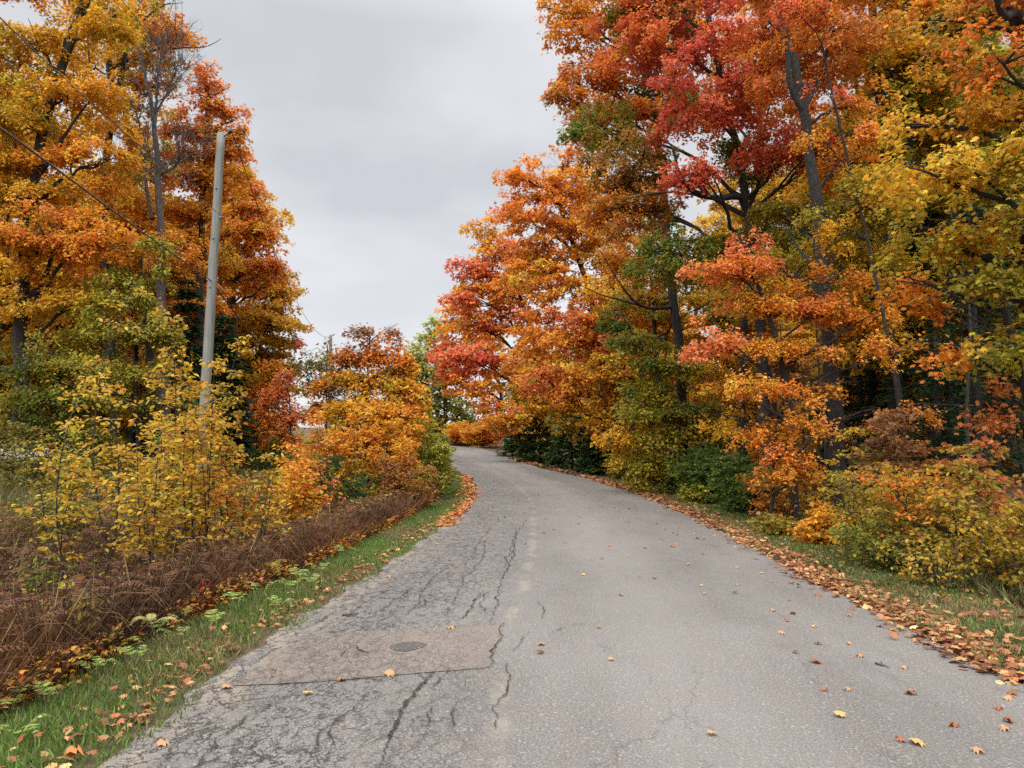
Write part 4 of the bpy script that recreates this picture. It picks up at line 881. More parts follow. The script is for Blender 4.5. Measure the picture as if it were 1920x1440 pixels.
sap('beech_sapling', 'tall thin gold sapling in front of the thick orange-crowned trunk', 1600, 800, 15, 4, .8, .085, [OLV, SG, SG, ORG], nb=18, bl=.9, cat='beech sapling', skirt=.25)
sap('beech_sapling', 'dark olive sapling behind the low gold sapling', 1660, 960, 11.5, 6, .8, .08, [OLV, GRN, GOLD], nb=22, bl=.7, cat='beech sapling')
sap('maple_sapling', 'brown-leaved maple sapling with flat tiers in the gloom right of the thick trunk', 1680, 770, 16, 5, 1.4, .09, [BRN, RUST, (.2, .13, .07)], nb=20, bl=1.3, cat='maple sapling', tpl=T_MAPLE, skirt=.5)
sap('beech_sapling', 'yellow-green bush between bend shrubs and the green-leaved young tree', 1175, 830, 40, 9, 1.7, .19, [GRN, YGR, GOLD], nb=26, bl=1.3, spacing=.12, cat='bush')
sap('beech_sapling', 'gold-green bush on the outer bank below the golden-orange maple', 1222, 860, 35, 8, 1.4, .17, [OLV, GOLD, GRN], nb=26, bl=1.1, spacing=.11, cat='bush')
sap('beech_sapling', 'small orange bush far along the outer edge of the bend', 905, 795, 86, 10, 3.0, .36, [ORG, GOLD, SALM], nb=26, bl=2.2, cat='bush', spacing=.24)
sap('beech_sapling', 'tan-orange bush furthest along the outer edge of the bend', 868, 790, 92, 10, 3.0, .36, [ORG, GOLD, OLV], nb=26, bl=2.2, cat='bush', spacing=.24)
sap('dogwood_shrub', 'dark green shrub behind the orange tiered maple sapling', 1390, 850, 22, 9, 1.3, .11, [DGRN, GRN, MGRN], nb=26, bl=1.0, cat='shrub')
sap('dogwood_shrub', 'light green low shrub at the verge under the green-leaved young tree', 1305, 905, 25, 5, .6, .11, [GRN, YGR], nb=16, bl=.6, cat='shrub')

sap('dogwood_shrub', 'dark green leafy shrub below the green-leaved young tree', 1340, 835, 25.5, 10, 1.4, .13, [DGRN, GRN, MGRN], nb=28, bl=1.1, cat='shrub', spacing=.09)

# ================================================================== WOOD BEHIND (shared meshes)
def proto_tree(label, group, pal, H, seed, cat='maple tree', low=.3, br=.02):
    root = empty('maple_tree', (0, 0, 0), label, cat, group)
    tk = spline([(0, 0, -.2), (rng.normal(0, .2), rng.normal(0, .2), H * .35), (rng.normal(0, .5), rng.normal(0, .5), H * .7), (rng.normal(0, .6), rng.normal(0, .6), H)], 24)
    tr = .22 * (1 - .75 * np.linspace(0, 1, 24)); TT = Tubes(); LT = Tubes(); LV = Leaves(); TB = Tubes()
    TT.add(tk, tr, 8)
    global ground; g0 = ground; ground = lambda x, y: np.zeros_like(np.asarray(x, float)) - 1
    bl = []
    for i in range(11):
        z = H * (low + (1 - low) * (i + .5) / 11); a = i * 2.4 + rng.uniform(0, 1); rr = H * .17 * math.sin(min(pi, (z / H - low + .15) / (1.15 - low) * pi)) + .3
        bl.append(((cos(a) * rr, sin(a) * rr, z), (H * .13, H * .13, H * .075), pal))
    grow(LV, LT, TB, tk, tr, bl, 34, seed, leaf=.19, tpl=T_MAPLE3, lai=1.15, sr=1.0, br=br)
    ground = g0
    obj('trunk', TT.mesh('trunk', M_BARK), root); obj('limbs', LT.mesh('limbs', M_BARK), root); obj('twigs', TB.mesh('twigs', M_BARK), root); obj('crown', LV.mesh('crown', M_LEAF), root)
    return root
def place(proto, spots, group, first):
    for i, (x, y, s, rz) in enumerate(spots):
        o = proto if first and i == 0 else copy_tree(proto)
        o.location = (float(x), float(y), float(ground(x, y))); o.rotation_euler = (0, 0, rz); o.scale = (s, s, s * rng.uniform(.95, 1.1))
        o['group'] = group
gr = 'golden-leaved maples deep in the wood right of the road'
gl = 'golden-leaved maples deep in the wood left of the road'
protos = [proto_tree('golden maple deep in the wood right of the road', gr, P_GD, 14, 3.3, low=.25), proto_tree('orange maple deep in the wood right of the road', gr, P_GO, 13, 7.1, low=.2),
          proto_tree('golden maple deep in the wood left of the road', gl, P_GO, 15, 9.9, low=.2), proto_tree('orange maple deep in the wood left of the road', gl, P_OR, 14, 1.7, low=.2)]
def scatter(n, x0, x1, y0, y1, mind, ok):
    out = []
    for _ in range(n * 60):
        if len(out) >= n: break
        x, y = rng.uniform(x0, x1), rng.uniform(y0, y1)
        if ok(x, y) and all((x - a) ** 2 + (y - b) ** 2 > mind ** 2 for a, b in out): out.append((x, y))
    return out
def spots_of(pts, s0, s1): return [(x, y, rng.uniform(s0, s1), rng.uniform(0, 6.28)) for x, y in pts]
inv = lambda x, y: abs(x) / max(y, .1) < .78
R_ = scatter(34, 8, 62, 26, 100, 5.0, lambda x, y: x > float(xr(y)) + 8 + max(0, 40 - y) * .12 and inv(x, y))
R_ = R_ + [(13.5, 24), (17.5, 24), (20, 30), (15, 30)]
place(protos[0], spots_of(R_[::2], .75, 1.15), gr, True); place(protos[1], spots_of(R_[1::2], .75, 1.1), gr, True)
L_ = scatter(30, -60, -9, 33, 100, 5.0, lambda x, y: x < float(xl(y)) - 9 and inv(x, y) and x < -.36 * y + (0 if y < 50 else -1.5)) + [(-20, 30), (-25, 34), (-15.5, 34)]
place(protos[2], spots_of(L_[::2], .75, 1.0), gl, True); place(protos[3], spots_of(L_[1::2], .7, .95), gl, True)
# slim dark stems and leafy bushes of the understorey
def slim():
    root = empty('sapling', (0, 0, 0), 'thin dark stemmed sapling in the shade of the right-hand wood', 'sapling', 'thin saplings in the shade of the right-hand wood')
    TT = Tubes(); tk = spline([(0, 0, -.1), (.1, .05, 2), (.05, -.1, 4.2), (.3, .1, 6.5)], 14); TT.add(tk, np.linspace(.05, .012, 14), 6)
    TB = Tubes()
    n = 46; j = rng.integers(2, 13, n); a = rng.uniform(0, 6.28, n); L = rng.uniform(.4, 1.3, n)
    A = tk[j]; E = A + np.stack([np.cos(a) * L, np.sin(a) * L, rng.normal(.0, .15, n)], -1)
    TB.add(np.stack([A, (A + E) / 2 + [0, 0, .06], E], 1), np.ones((n, 1)) * np.array([[.009, .006, .003]]), 3)
    obj('trunk', TT.mesh('trunk', M_BARKD), root); obj('twigs', TB.mesh('twigs', M_BARKD), root)
    return root
sl = slim()
S_ = scatter(46, 8.5, 26, 15, 40, 1.1, lambda x, y: x > float(xr(y)) + 4.2 and inv(x, y))
place(sl, spots_of(S_, .7, 1.3), 'thin saplings in the shade of the right-hand wood', True)
def bush(label, group, pal, H, leaf, seed):
    global ground, NTREE; g0 = ground; ground = lambda x, y: np.zeros_like(np.asarray(x, float))
    r = sapling('understorey_bush', label, (0, 0, 0), (.1, 0, H), 7, H * .5, leaf, pal, nb=18, bl=H * .42, cat='bush', group=group, spacing=leaf * .72)
    ground = g0; return r
gb = 'leafy bushes under the trees'
bR = [bush('dim olive bush under the right-hand trees', 'olive bushes under the right-hand trees', [OLV, OLV, YGR, GRN], 2.1, .14, 1), bush('dim gold bush under the right-hand trees', 'gold bushes under the right-hand trees', [OLV, GOLD, DORG], 1.8, .13, 2)]
bL = [bush('dim green bush under the left-hand trees', 'green bushes under the left-hand trees', [DGRN, GRN, OLV], 2.0, .14, 3), bush('yellow-green bush under the left-hand trees', 'yellow-green bushes under the left-hand trees', [OLV, YGR, GOLD], 1.9, .14, 4)]
B_ = scatter(60, 5, 40, 17, 75, 1.7, lambda x, y: x > float(xr(y)) + (4.2 if y < 30 else 4.0) and inv(x, y))
place(bR[0], spots_of(B_[::2], .6, 1.1), 'olive bushes under the right-hand trees', True); place(bR[1], spots_of(B_[1::2], .6, 1.1), 'gold bushes under the right-hand trees', True)
B_ = scatter(56, -40, -6, 20, 70, 1.9, lambda x, y: x < float(xl(y)) - (9 if y < 30 else 5) and inv(x, y))
place(bL[0], spots_of(B_[::2], .7, 1.25), 'green bushes under the left-hand trees', True); place(bL[1], spots_of(B_[1::2], .6, 1.15), 'yellow-green bushes under the left-hand trees', True)
# the wood beyond, too deep to tell trees apart
def far_wood():
    LV = Leaves()
    for x0, x1, y0, y1, n, zt, pal in ((-9, 95, 66, 125, 70000, 11, P_GO), (-4, 20, 84, 112, 9000, 9, [OLV, ORG, GOLD]), (-60, -9, 104, 140, 30000, 8, [OLV, YGR, LIME]), (-95, -24, 62, 125, 34000, 11, P_GO), (14, 60, 38, 70, 24000, 6, [OLV, GOLD, BRN]), (-60, -18, 36, 64, 22000, 6, [OLV, GOLD, BRN])):
        x = rng.uniform(x0, x1, n); y = rng.uniform(y0, y1, n); g = ground(x, y)
        ok = (np.abs(x) / y < .8) & ((x > xr(y) + 4) | (x < xl(y) - 8)) & ((x > 0) | (x < -.4 * y))
        x, y, g = x[ok], y[ok], g[ok]; z = g + rng.uniform(.1, 1, len(x)) ** 1.0 * zt * (.7 + .3 * np.sin(x * .3 + y * .2))
        P = np.stack([x, y, z], -1); m = len(x)
        LV.add(P, rng.normal(0, 1, (m, 3)), np.array([0, 0, 1]) + rng.normal(0, .6, (m, 3)), rng.uniform(.35, .8, m), jitter(palcol(pal, np.clip(field(P, .25, 3) + rng.normal(0, .1, m), 0, 1))), T_MAPLE3)
    tag(obj('far_wood', LV.mesh('far_wood', M_LEAF)), 'gold and orange foliage of the deep wood behind the roadside trees', None, None, 'stuff')
far_wood()

# ================================================================== LOW GROWTH
def dist_l(x, y): return xl(y) - x
def inview(x, y, k=.74): return np.abs(x) / np.maximum(y, .1) < k
def blades(name, label, n, xr_, yr_, ok, hgt, pal, wid, lean=.5, tpl=T_BLADE, mat=None, ypow=1.6, fs=.9):
    y = yr_[0] + (yr_[1] - yr_[0]) * rng.uniform(0, 1, n) ** ypow; 
    x = xr_(y, rng.uniform(0, 1, n))
    m = ok(x, y) & inview(x, y); x, y = x[m], y[m]; k = len(x)
    z = ground(x, y)
    P = np.stack([x, y, z - .01], -1)
    T = np.array([0, 0, 1.0]) + rng.normal(0, lean, (k, 3)) * [1, 1, .2]
    N = rng.normal(0, 1, (k, 3))
    f = field(P, fs, 2.2) + rng.normal(0, .16, k)
    clump = .7 + .5 * field(P, 6, 4.4)
    h = hgt * rng.uniform(.45, 1.3, k) * clump
    w = np.maximum(wid, .0009 * y) / np.maximum(h, .01)
    LV = Leaves(); LV.add(P, T, N, h, jitter(palcol(pal, np.clip(f, 0, 1)), .22), tpl, w)
    return tag(obj(name, LV.mesh(name, mat or M_GRASS)), label, None, None, 'stuff')
GR1 = (.085, .135, .026); GR2 = (.135, .205, .042); GR3 = (.19, .19, .06); STRAW = (.24, .18, .08); GRD = (.035, .06, .014)
blades('verge_grass', 'short green grass on the left verge', 120000, lambda y, u: xl(y) - (-.02 + u ** 1.25 * 1.55 + .08 * np.sin(y * 2.3)), (3.2, 46), lambda x, y: rng.uniform(0, 1, len(x)) < .35 + .65 * np.clip((dist_l(x, y) - .1) / .35, 0, 1), .085, [STRAW, GR1, GR2, GR2, GR1], .0045)
blades('verge_grass', 'short dull green grass on the right verge', 110000, lambda y, u: xr(y) + .05 + u ** 1.1 * 2.3, (4.5, 46), lambda x, y: rng.uniform(0, 1, len(x)) < .3 + .7 * np.clip((x - xr(y) - .1) / .5, 0, 1), .10, [STRAW, GR1, GR3, GRD, GR1], .005)
BR1 = (.085, .033, .012); BR2 = (.14, .056, .020); BR3 = (.26, .155, .05); BR4 = (.045, .020, .008)
blades('dry_bracken', 'tangle of dead red-brown stalks on the left bank', 150000, lambda y, u: xl(y) - (1.15 + u * 5.4), (3.6, 30), lambda x, y: bumps(x, y, .8, 2) > -1.2, .62, [BR4, BR1, BR2, BR3], .0045, lean=.6, tpl=T_STALK, mat=M_DRY, ypow=1.5)
blades('wild_grass', 'green and tan wild grass of the clearing behind the bracken', 110000, lambda y, u: xl(y) - (3.4 + u * 12.5), (7.5, 34), lambda x, y: x == x, .58, [BR1, (.13, .10, .035), GR3, GRD, GR1], .006, lean=.4, tpl=T_STALK, mat=M_DRY, ypow=1.2)
blades('bank_weeds', 'weedy growth along the foot of the right bank', 45000, lambda y, u: xr(y) + 1.9 + u * 3.2, (6, 40), lambda x, y: x == x, .26, [BR1, GRD, GR3, STRAW], .007, lean=.6, ypow=1.3)

def dead_fronds():
    LV = Leaves(); TB = Tubes()
    for i in range(3400):
        y = 4.2 + 24 * rng.uniform() ** 1.5; x = float(xl(y)) - 1.3 - 5.0 * rng.uniform()
        if abs(x) / y > .74: continue
        p = np.array([x, y, float(ground(x, y)) + rng.uniform(.1, .6)])
        frond_into(LV, TB if y < 13 else None, p, rng.uniform(0, 6.28), rng.uniform(.25, .55), rng.uniform(.05, .4), [BR4, BR1, BR2, BR2], npin=13, wid=.2, tpl=T_PINNA, tip_droop=.9)
    # arching bare stalks
    n = 6500; y = 4.2 + 22 * rng.uniform(0, 1, n) ** 1.4; x = xl(y) - 1.3 - 5 * rng.uniform(0, 1, n); m = inview(x, y); x, y = x[m], y[m]; n = len(x)
    P = np.stack([x, y, ground(x, y)], -1); a = rng.uniform(0, 6.28, n); L = rng.uniform(.45, 1.2, n); u = np.linspace(0, 1, 6)
    Q = P[:, None] + np.stack([np.cos(a), np.sin(a), 0 * a], -1)[:, None] * (L[:, None] * u * .7)[..., None] + np.array([0, 0, 1]) * (L[:, None] * (1.5 * u - 1.05 * u ** 2.3))[..., None]
    T2 = Tubes(); T2.add(Q, np.ones((n, 1)) * np.linspace(.0035, .0015, 6)[None] * np.maximum(1, y / 9)[:, None], 3)
    me = LV.mesh('dead_fronds', M_DRY)
    tag(obj('dead_fern_fronds', me), 'curled brown fern fronds heaped on the left bank', None, None, 'stuff')
    sm = plain('dry_stem', (.12, .062, .024), .8)
    o = tag(obj('dead_stalks', T2.mesh('dead_stalks', sm)), 'arching bare brown stalks on the left bank', None, None, 'stuff')
    if TB.V: obj('midribs', TB.mesh('midribs', sm), o)
dead_fronds()

def scatter_leaves(name, label, P, sz, pal, mat, tpl, flat=.35, kind='stuff', up=0.0):
    n = len(P); LV = Leaves(); a = rng.uniform(0, 6.28, n)
    T = np.stack([np.cos(a), np.sin(a), rng.normal(0, flat * .6, n)], -1)
    LV.add(P, T, np.array([0, 0, 1.0]) + rng.normal(0, flat, (n, 3)), sz * rng.uniform(.6, 1.2, n), jitter(palcol(pal, rng.uniform(0, 1, n)), .25), tpl)
    return tag(obj(name, LV.mesh(name, mat)), label, None, None, kind)
# broad leaved weeds, bracken and seedlings as ground cover
def cover(n, xf, yr_, pal, label, h, sz, tpl=T_OVAL, cl=2.0, thr=.5, name='ground_cover'):
    y = yr_[0] + (yr_[1] - yr_[0]) * rng.uniform(0, 1, n) ** 1.3; x = xf(y, rng.uniform(0, 1, n)); m = inview(x, y)
    x, y = x[m], y[m]; P = np.stack([x, y, ground(x, y) + h * rng.uniform(.1, 1, len(x))], -1)
    m = field(P * [1, 1, 0], cl, 1.9) > thr; P = P[m]
    s = np.maximum(sz, .0062 * P[:, 1])
    return scatter_leaves(name, label, P, s, pal, M_LEAF, tpl, .5)
cover(9000, lambda y, u: xl(y) - (1.0 + u * 1.0), (4.5, 30), [SALM, ORG, GOLD, RUST, OLV], 'orange and gold seedlings between verge grass and bracken', .26, .06, T_MAPLE3, 2.2, .52)
cover(30000, lambda y, u: xl(y) - (2.6 + u * 12), (7, 34), [GRN, MGRN, OLV, YGR, BRN], 'green weeds among the saplings on the left', .6, .07, T_OVAL, 1.5, .3)
cover(9000, lambda y, u: xr(y) + 2.2 + u * 4.5, (6, 32), [GOLD, OLV, ORG, RUST, BRN], 'gold and brown seedlings along the right bank', .45, .075, T_MAPLE3, 1.6, .45)
cover(5000, lambda y, u: xr(y) + .9 + u * 1.6, (5, 30), [MGRN, GRN, (.07, .12, .03)], 'green clover-like weeds on the right verge', .1, .05, T_OVAL, 2.0, .58)
cover(9000, lambda y, u: xl(y) - (1.6 + u * 5), (4.5, 26), [OLV, YGR, GOLD, (.3, .25, .12), BRN, DORG], 'sparse olive and gold leaves on stems among the bracken', .7, .045, T_OVAL, 1.7, .45)
blades('bank_weeds', 'straw coloured grass stems standing in the bracken', 3000, lambda y, u: xl(y) - (1.4 + u * 5.4), (4, 26), lambda x, y: field(np.stack([x, y, 0 * x], -1), 1.3, 5.0) > .5, .75, [STRAW, (.33, .24, .1), GR3], .004, lean=.35, tpl=T_STALK, mat=M_DRY)
# forest floor litter
def litter(n, xf, yr_, label, sz, pal, h=.02, thick=.03, yp=1.4, name='leaf_litter', tpl=T_MAPLE):
    y = yr_[0] + (yr_[1] - yr_[0]) * rng.uniform(0, 1, n) ** yp; x = xf(y); m = inview(x, y); x, y = x[m], y[m]
    d = np.maximum(xl(y) - x, x - xr(y)); z = np.where(d < 0, hz(y) + .012, ground(x, y) + h)
    P = np.stack([x, y, z + thick * rng.uniform(0, 1, len(x))], -1)
    s = np.maximum(sz, .0045 * P[:, 1])
    return scatter_leaves(name, label, P, s, pal, M_LITTER, tpl, .32)
LT1 = (.29, .115, .04); LT2 = (.40, .20, .08); LT3 = (.19, .062, .028); LT4 = (.46, .28, .12); LT5 = (.13, .055, .03)
PLT = [LT5, LT3, LT1, LT1, LT2, LT4]
litter(14000, lambda y: xr(y) + .22 + rng.normal(0, .17, len(y)) + .06 * np.sin(y * 1.7), (4.2, 62), 'drift of fallen tan and rust leaves along the right road edge', .07, PLT, thick=.05)
litter(3500, lambda y: xr(y) + rng.uniform(.3, 5, len(y)), (5, 40), 'fallen leaves scattered on the right bank', .075, PLT, h=.05)
litter(700, lambda y: xl(y) - .08 - np.abs(rng.normal(0, .28, len(y))), (3.6, 18), 'fallen leaves caught in the left verge edge', .06, PLT, h=.03)
litter(2600, lambda y: xl(y) + .0 - rng.normal(.02, .16, len(y)), (17, 42), 'drift of orange-red leaves along the inner edge of the bend', .085, [LT3, RUST, LT1, DORG, LT2])
litter(2500, lambda y: xl(y) - rng.uniform(1.2, 8, len(y)), (5, 30), 'fallen leaves on the left bank', .08, PLT, h=.2)

# individual leaves lying on the asphalt
LEAFN = 0
def road_leaf_mesh(col, tpl, s, k):
    LV = Leaves(); LV.add(np.array([[0, -s / 2, .006]]), np.array([[0, 1, 0.0]]), np.array([[.12, .05, 1.0]]), np.array([s]), np.array([col]), tpl * [1, 1, 2.0 + k])
    me = LV.mesh('maple_leaf', M_LITTER)
    TB = Tubes(); return me
variants = {}
for nm, col in (('tan', (.42, .23, .11)), ('rust', (.33, .11, .05)), ('brown', (.14, .06, .035)), ('yellow', (.50, .31, .11)), ('orange', (.50, .17, .05))):
    variants[nm] = [road_leaf_mesh(col, T_MAPLE, .072, k) for k in (0, 1, 2)]
big = [(1530, 1243, 'rust', 1.35, 'largest rust maple leaf lying on the right lane'), (1577, 1346, 'yellow', 1.2, 'yellow-tan leaf on the near right lane, below the large rust one'), (733, 1266, 'tan', 1.3, 'curled tan leaf at the lower edge of the brown asphalt patch'),
       (847, 1181, 'tan', 1.25, 'curled tan leaf at the upper edge of the brown asphalt patch'), (640, 1276, 'tan', 1, 'tan leaf left along the lower edge of the brown asphalt patch'), (578, 1301, 'yellow', 1.1, 'pale yellow leaf on the cracked asphalt below the patch'),
       (1707, 1301, 'rust', 1.2, 'dark rust leaf on the right lane near the right edge'), (1336, 1385, 'yellow', .9, 'small yellow leaf lowest on the near right lane'), (1722, 1397, 'yellow', 1.2, 'long yellow leaf near the bottom right corner'),
       (1688, 1392, 'rust', .8, 'small rust leaf beside the long yellow leaf at bottom right'), (1015, 1213, 'tan', .9, 'small tan leaf above a browner one right of the patch'), (1014, 1229, 'brown', .95, 'crumpled brown leaf right of the patch'),
       (1123, 1181, 'tan', .75, 'small tan leaf alone right of the road centre'), (1145, 1242, 'yellow', .8, 'small yellow leaf alone below the road centre'), (1893, 1351, 'rust', 1.1, 'rust leaf at the right edge on asphalt'), (306, 1390, 'tan', 1.1, 'tan leaf on the cracked left edge near the bottom'),
       (425, 1284, 'tan', 1.2, 'tan leaf by the left end of the brown patch'), (138, 1412, 'orange', 1.5, 'large orange maple leaf on the verge at the bottom left corner'), (1465, 1189, 'tan', 1.0, 'tan leaf centred in the cluster of leaves on the right lane'),
       (1486, 1151, 'tan', 1.1, 'tan upright-pointed leaf topmost of the cluster on the right lane'), (1448, 1146, 'tan', .9, 'tan leaf left of the upright-pointed one'), (1835, 1412, 'tan', .9, 'small tan leaf in the extreme bottom right')]
def put_leaf(x, y, nm, s, label, group):
    o = bpy.data.objects.new('fallen_leaf', variants[nm][rng.integers(0, 3)]); COL.objects.link(o)
    d = max(float(xl(y)) - x, x - float(xr(y)))
    z = float(road_pt(np.array([x - float(xl(y))]), np.array([y]), .02)[0, 2]) if d < 0 else float(ground(x, y)) + .06
    o.location = (x, y, z); o.rotation_euler = (rng.normal(0, .14), rng.normal(0, .14), rng.uniform(0, 6.28)); o.scale = (s * rng.uniform(.7, 1.1), s, s)
    tag(o, label, 'leaf', group)
for px, py, nm, s, lab in big:
    p = gnd_road(px, py); put_leaf(float(p[0]), float(p[1]), nm, s, lab, 'fallen leaves lying singly on the road')
small = [(1178, 1044, 'tan'), (1200, 1086, 'rust'), (1166, 1120, 'tan'), (1095, 1081, 'yellow'), (1228, 1087, 'rust'), (1315, 1101, 'yellow'), (1320, 1116, 'yellow'), (1383, 1098, 'tan'), (1378, 1113, 'brown'), (1382, 1065, 'tan'), (1428, 1074, 'yellow'), (1440, 1041, 'tan'),
         (1447, 1090, 'yellow'), (1482, 1092, 'rust'), (1480, 1125, 'rust'), (1475, 1165, 'rust'), (1527, 1176, 'yellow'), (1534, 1208, 'tan'), (1592, 1152, 'tan'), (1594, 1207, 'tan'), (1612, 1231, 'tan'), (1491, 1226, 'brown'), (1547, 1298, 'rust'), (1588, 1296, 'tan'), (1697, 1252, 'tan'),
         (1787, 1362, 'rust'), (1873, 1328, 'rust'), (1885, 1368, 'tan'), (1892, 1308, 'tan'), (1353, 1038, 'tan'), (1318, 1040, 'brown'), (1340, 1003, 'tan'), (1318, 1010, 'tan'), (1230, 982, 'rust'), (1262, 1000, 'brown'), (1253, 1047, 'yellow'), (1128, 1050, 'rust'), (1048, 960, 'tan'),
         (1065, 900, 'tan'), (1010, 930, 'rust'), (1130, 935, 'brown'), (990, 905, 'rust'), (960, 890, 'brown'), (1102, 925, 'rust'), (1180, 955, 'brown'), (932, 870, 'rust'), (975, 940, 'rust'), (1022, 975, 'rust'), (1085, 985, 'brown'), (1150, 1000, 'tan'), (842, 1050, 'yellow'), (880, 1048, 'yellow'), (840, 1076, 'rust'),
         (770, 1040, 'rust'), (728, 1080, 'tan'), (905, 1015, 'rust'), (1060, 1020, 'rust'), (1210, 1030, 'brown'), (1290, 1060, 'tan'), (1160, 960, 'rust'), (1235, 1010, 'tan')]
for px, py, nm in small:
    p = gnd_road(px, py); put_leaf(float(p[0]), float(p[1]), nm, rng.uniform(.65, 1.0), 'small fallen leaf lying singly on the grey asphalt', 'small fallen leaves lying singly on the road')
for i in range(120):
    y = 13 + 42 * rng.uniform() ** 1.2; w = float(xr(y) - xl(y)); x = float(xl(y)) + w * (rng.uniform() ** .6)
    put_leaf(x, y, ['rust', 'tan', 'brown', 'orange'][rng.integers(0, 4)], rng.uniform(.7, 1.2), 'small fallen leaf lying singly on the grey asphalt', 'small fallen leaves lying singly on the road')
# ferns
def fern(label, px, py, D, n, L, H, pal, group=None, h0=0.0, az0=None):
    p = at(px, py, D); root = empty('fern', p, label, 'fern', group)
    for i in range(n):
        LV = Leaves(); TB = Tubes(); a = (az0 if az0 is not None else 0) + i * 2 * pi / n * (1 if az0 is None else .5) + rng.normal(0, .3)
        frond_into(LV, TB, np.array([0, 0, h0]), a, L * rng.uniform(.7, 1.1), H * rng.uniform(.7, 1.1), pal, npin=17, wid=.27)
        fr = obj('frond', LV.mesh('frond', M_LEAF), root); obj('midrib', TB.mesh('midrib', STEM), fr)
STEM = plain('fern_stem', (.16, .17, .06), .7)
FG = [(.09, .14, .025), YGR, (.2, .24, .04)]; FY = [YGR, (.4, .34, .07), YEL]
fern('upright green fern at the left among the wild grass', 80, 900, 9.5, 6, .8, .75, FG)
fern('low green fern just right of the upright one', 130, 930, 9.2, 5, .7, .5, FG)
fern('yellowing fern arching over the brown bracken below the saplings', 480, 940, 10.2, 6, .65, .6, FY)
fern('yellow-green fern with drooping tips further right over the bracken', 560, 930, 12.5, 6, .75, .65, FY)
fern('green fern clump below the thin-leaved young tree', 540, 900, 16, 7, .9, .8, FG)
fern('bright green fern at the base of the brown-topped young maple', 590, 900, 17, 6, .8, .7, FG)
fern('brownish green fern at the left edge', 20, 1000, 8.0, 6, .6, .5, [OLV, BR3, YGR])
fern('yellow-brown fern in the middle of the bracken', 330, 1000, 8.8, 5, .6, .5, [OLV, BR3, (.35, .25, .08)])
fern('green fern half hidden behind the yellow saplings at far left', 45, 920, 12, 7, .8, .8, FG)
fern('olive fern in the clearing left of the saplings, behind the upright one', 95, 880, 13.5, 7, .8, .8, [GRN, OLV, BR3])
fern('tall brown-tipped fern between the bracken and the yellow saplings', 210, 960, 9.4, 6, .7, .6, [OLV, YGR, BR3])
fern('yellow fern frond cluster at the foot of the leaning-right sapling', 420, 965, 9.8, 6, .6, .5, FY)
fern('green-yellow fern rightmost among the bracken', 610, 945, 13.5, 6, .7, .6, FY)
fern('small yellow fern in front of the brown bracken, left of the seedlings', 285, 1140, 6.6, 3, .28, .16, [PALE, (.5, .42, .15)], h0=.22)
# sensitive ferns low in the verge
VS = [(20, 1345, 1), (60, 1305, 1.1), (110, 1275, 1), (155, 1262, 1), (215, 1232, 1.2), (255, 1250, .9), (290, 1200, 1.1), (330, 1215, .9), (345, 1170, 1.0), (395, 1180, .9), (440, 1148, 1.2), (490, 1130, 1.3), (520, 1148, .9), (560, 1095, 1.1), (585, 1105, .9),
      (600, 1085, 1.1), (640, 1048, 1.2), (30, 1400, .9), (470, 1115, .8), (85, 1330, .8), (180, 1275, .9), (545, 1112, 1.1)]
def gpt(px, py): return gnd(px, py)
vp = []
for k in range(4):
    LV = Leaves(); TB = Tubes()
    for i in range(4):
        a = i * 1.57 + rng.normal(0, .4)
        frond_into(LV, TB, np.array([0, 0, .0]), a, rng.uniform(.09, .17), rng.uniform(.13, .21), [(.22, .32, .05), (.42, .49, .13), (.28, .36, .08)], npin=6, wid=.38, tpl=T_PINNA * [1.5, 1, 1], tip_droop=.35)
    vp.append((LV.mesh('fronds', M_LEAF), TB.mesh('stems', STEM)))
for i, (px, py, s) in enumerate(VS):
    p = gpt(px, py); r = empty('fern', p + [0, 0, .015], 'pale lime green fern low in the left verge grass', 'fern', 'pale lime ferns in the left verge grass'); r.rotation_euler = (0, 0, rng.uniform(0, 6)); s *= 1.25; r.scale = (s, s, s)
    obj('fronds', vp[i % 4][0], r); obj('stems', vp[i % 4][1], r)
# red seedlings by the verge
SD = [(300, 1150, SALM, 'coral'), (375, 1150, RED, 'red'), (410, 1110, SALM, 'coral-pink'), (455, 1095, RED, 'deep red'), (345, 1140, ORG, 'orange'), (615, 1045, ORG, 'orange topped'), (475, 1100, DORG, 'rusty red'), (70, 1250, RUST, 'rust'), (130, 1245, ORG, 'orange')]
for px, py, c, w in SD:
    p = gpt(px, py); pl = {300: 'leftmost beside the small yellow fern', 375: 'left of the tallest', 410: 'tallest, in the middle of the row', 455: 'right of the tallest', 345: 'orange one near the small yellow fern', 615: 'far along the verge', 475: 'at the right end of the row', 70: 'at the lower left edge', 130: 'between verge ferns and bracken at lower left'}[px]
    sapling('maple_seedling', w + ' leaved maple seedling on the left bank, ' + pl, p, p + [0, 0, .34], 3, .16, .085, [c, SALM, c], tpl=T_MAPLE, nb=5, bl=.16, cat='seedling', group='maple seedlings between verge and bracken', r=.005, spacing=.05, skirt=.35)
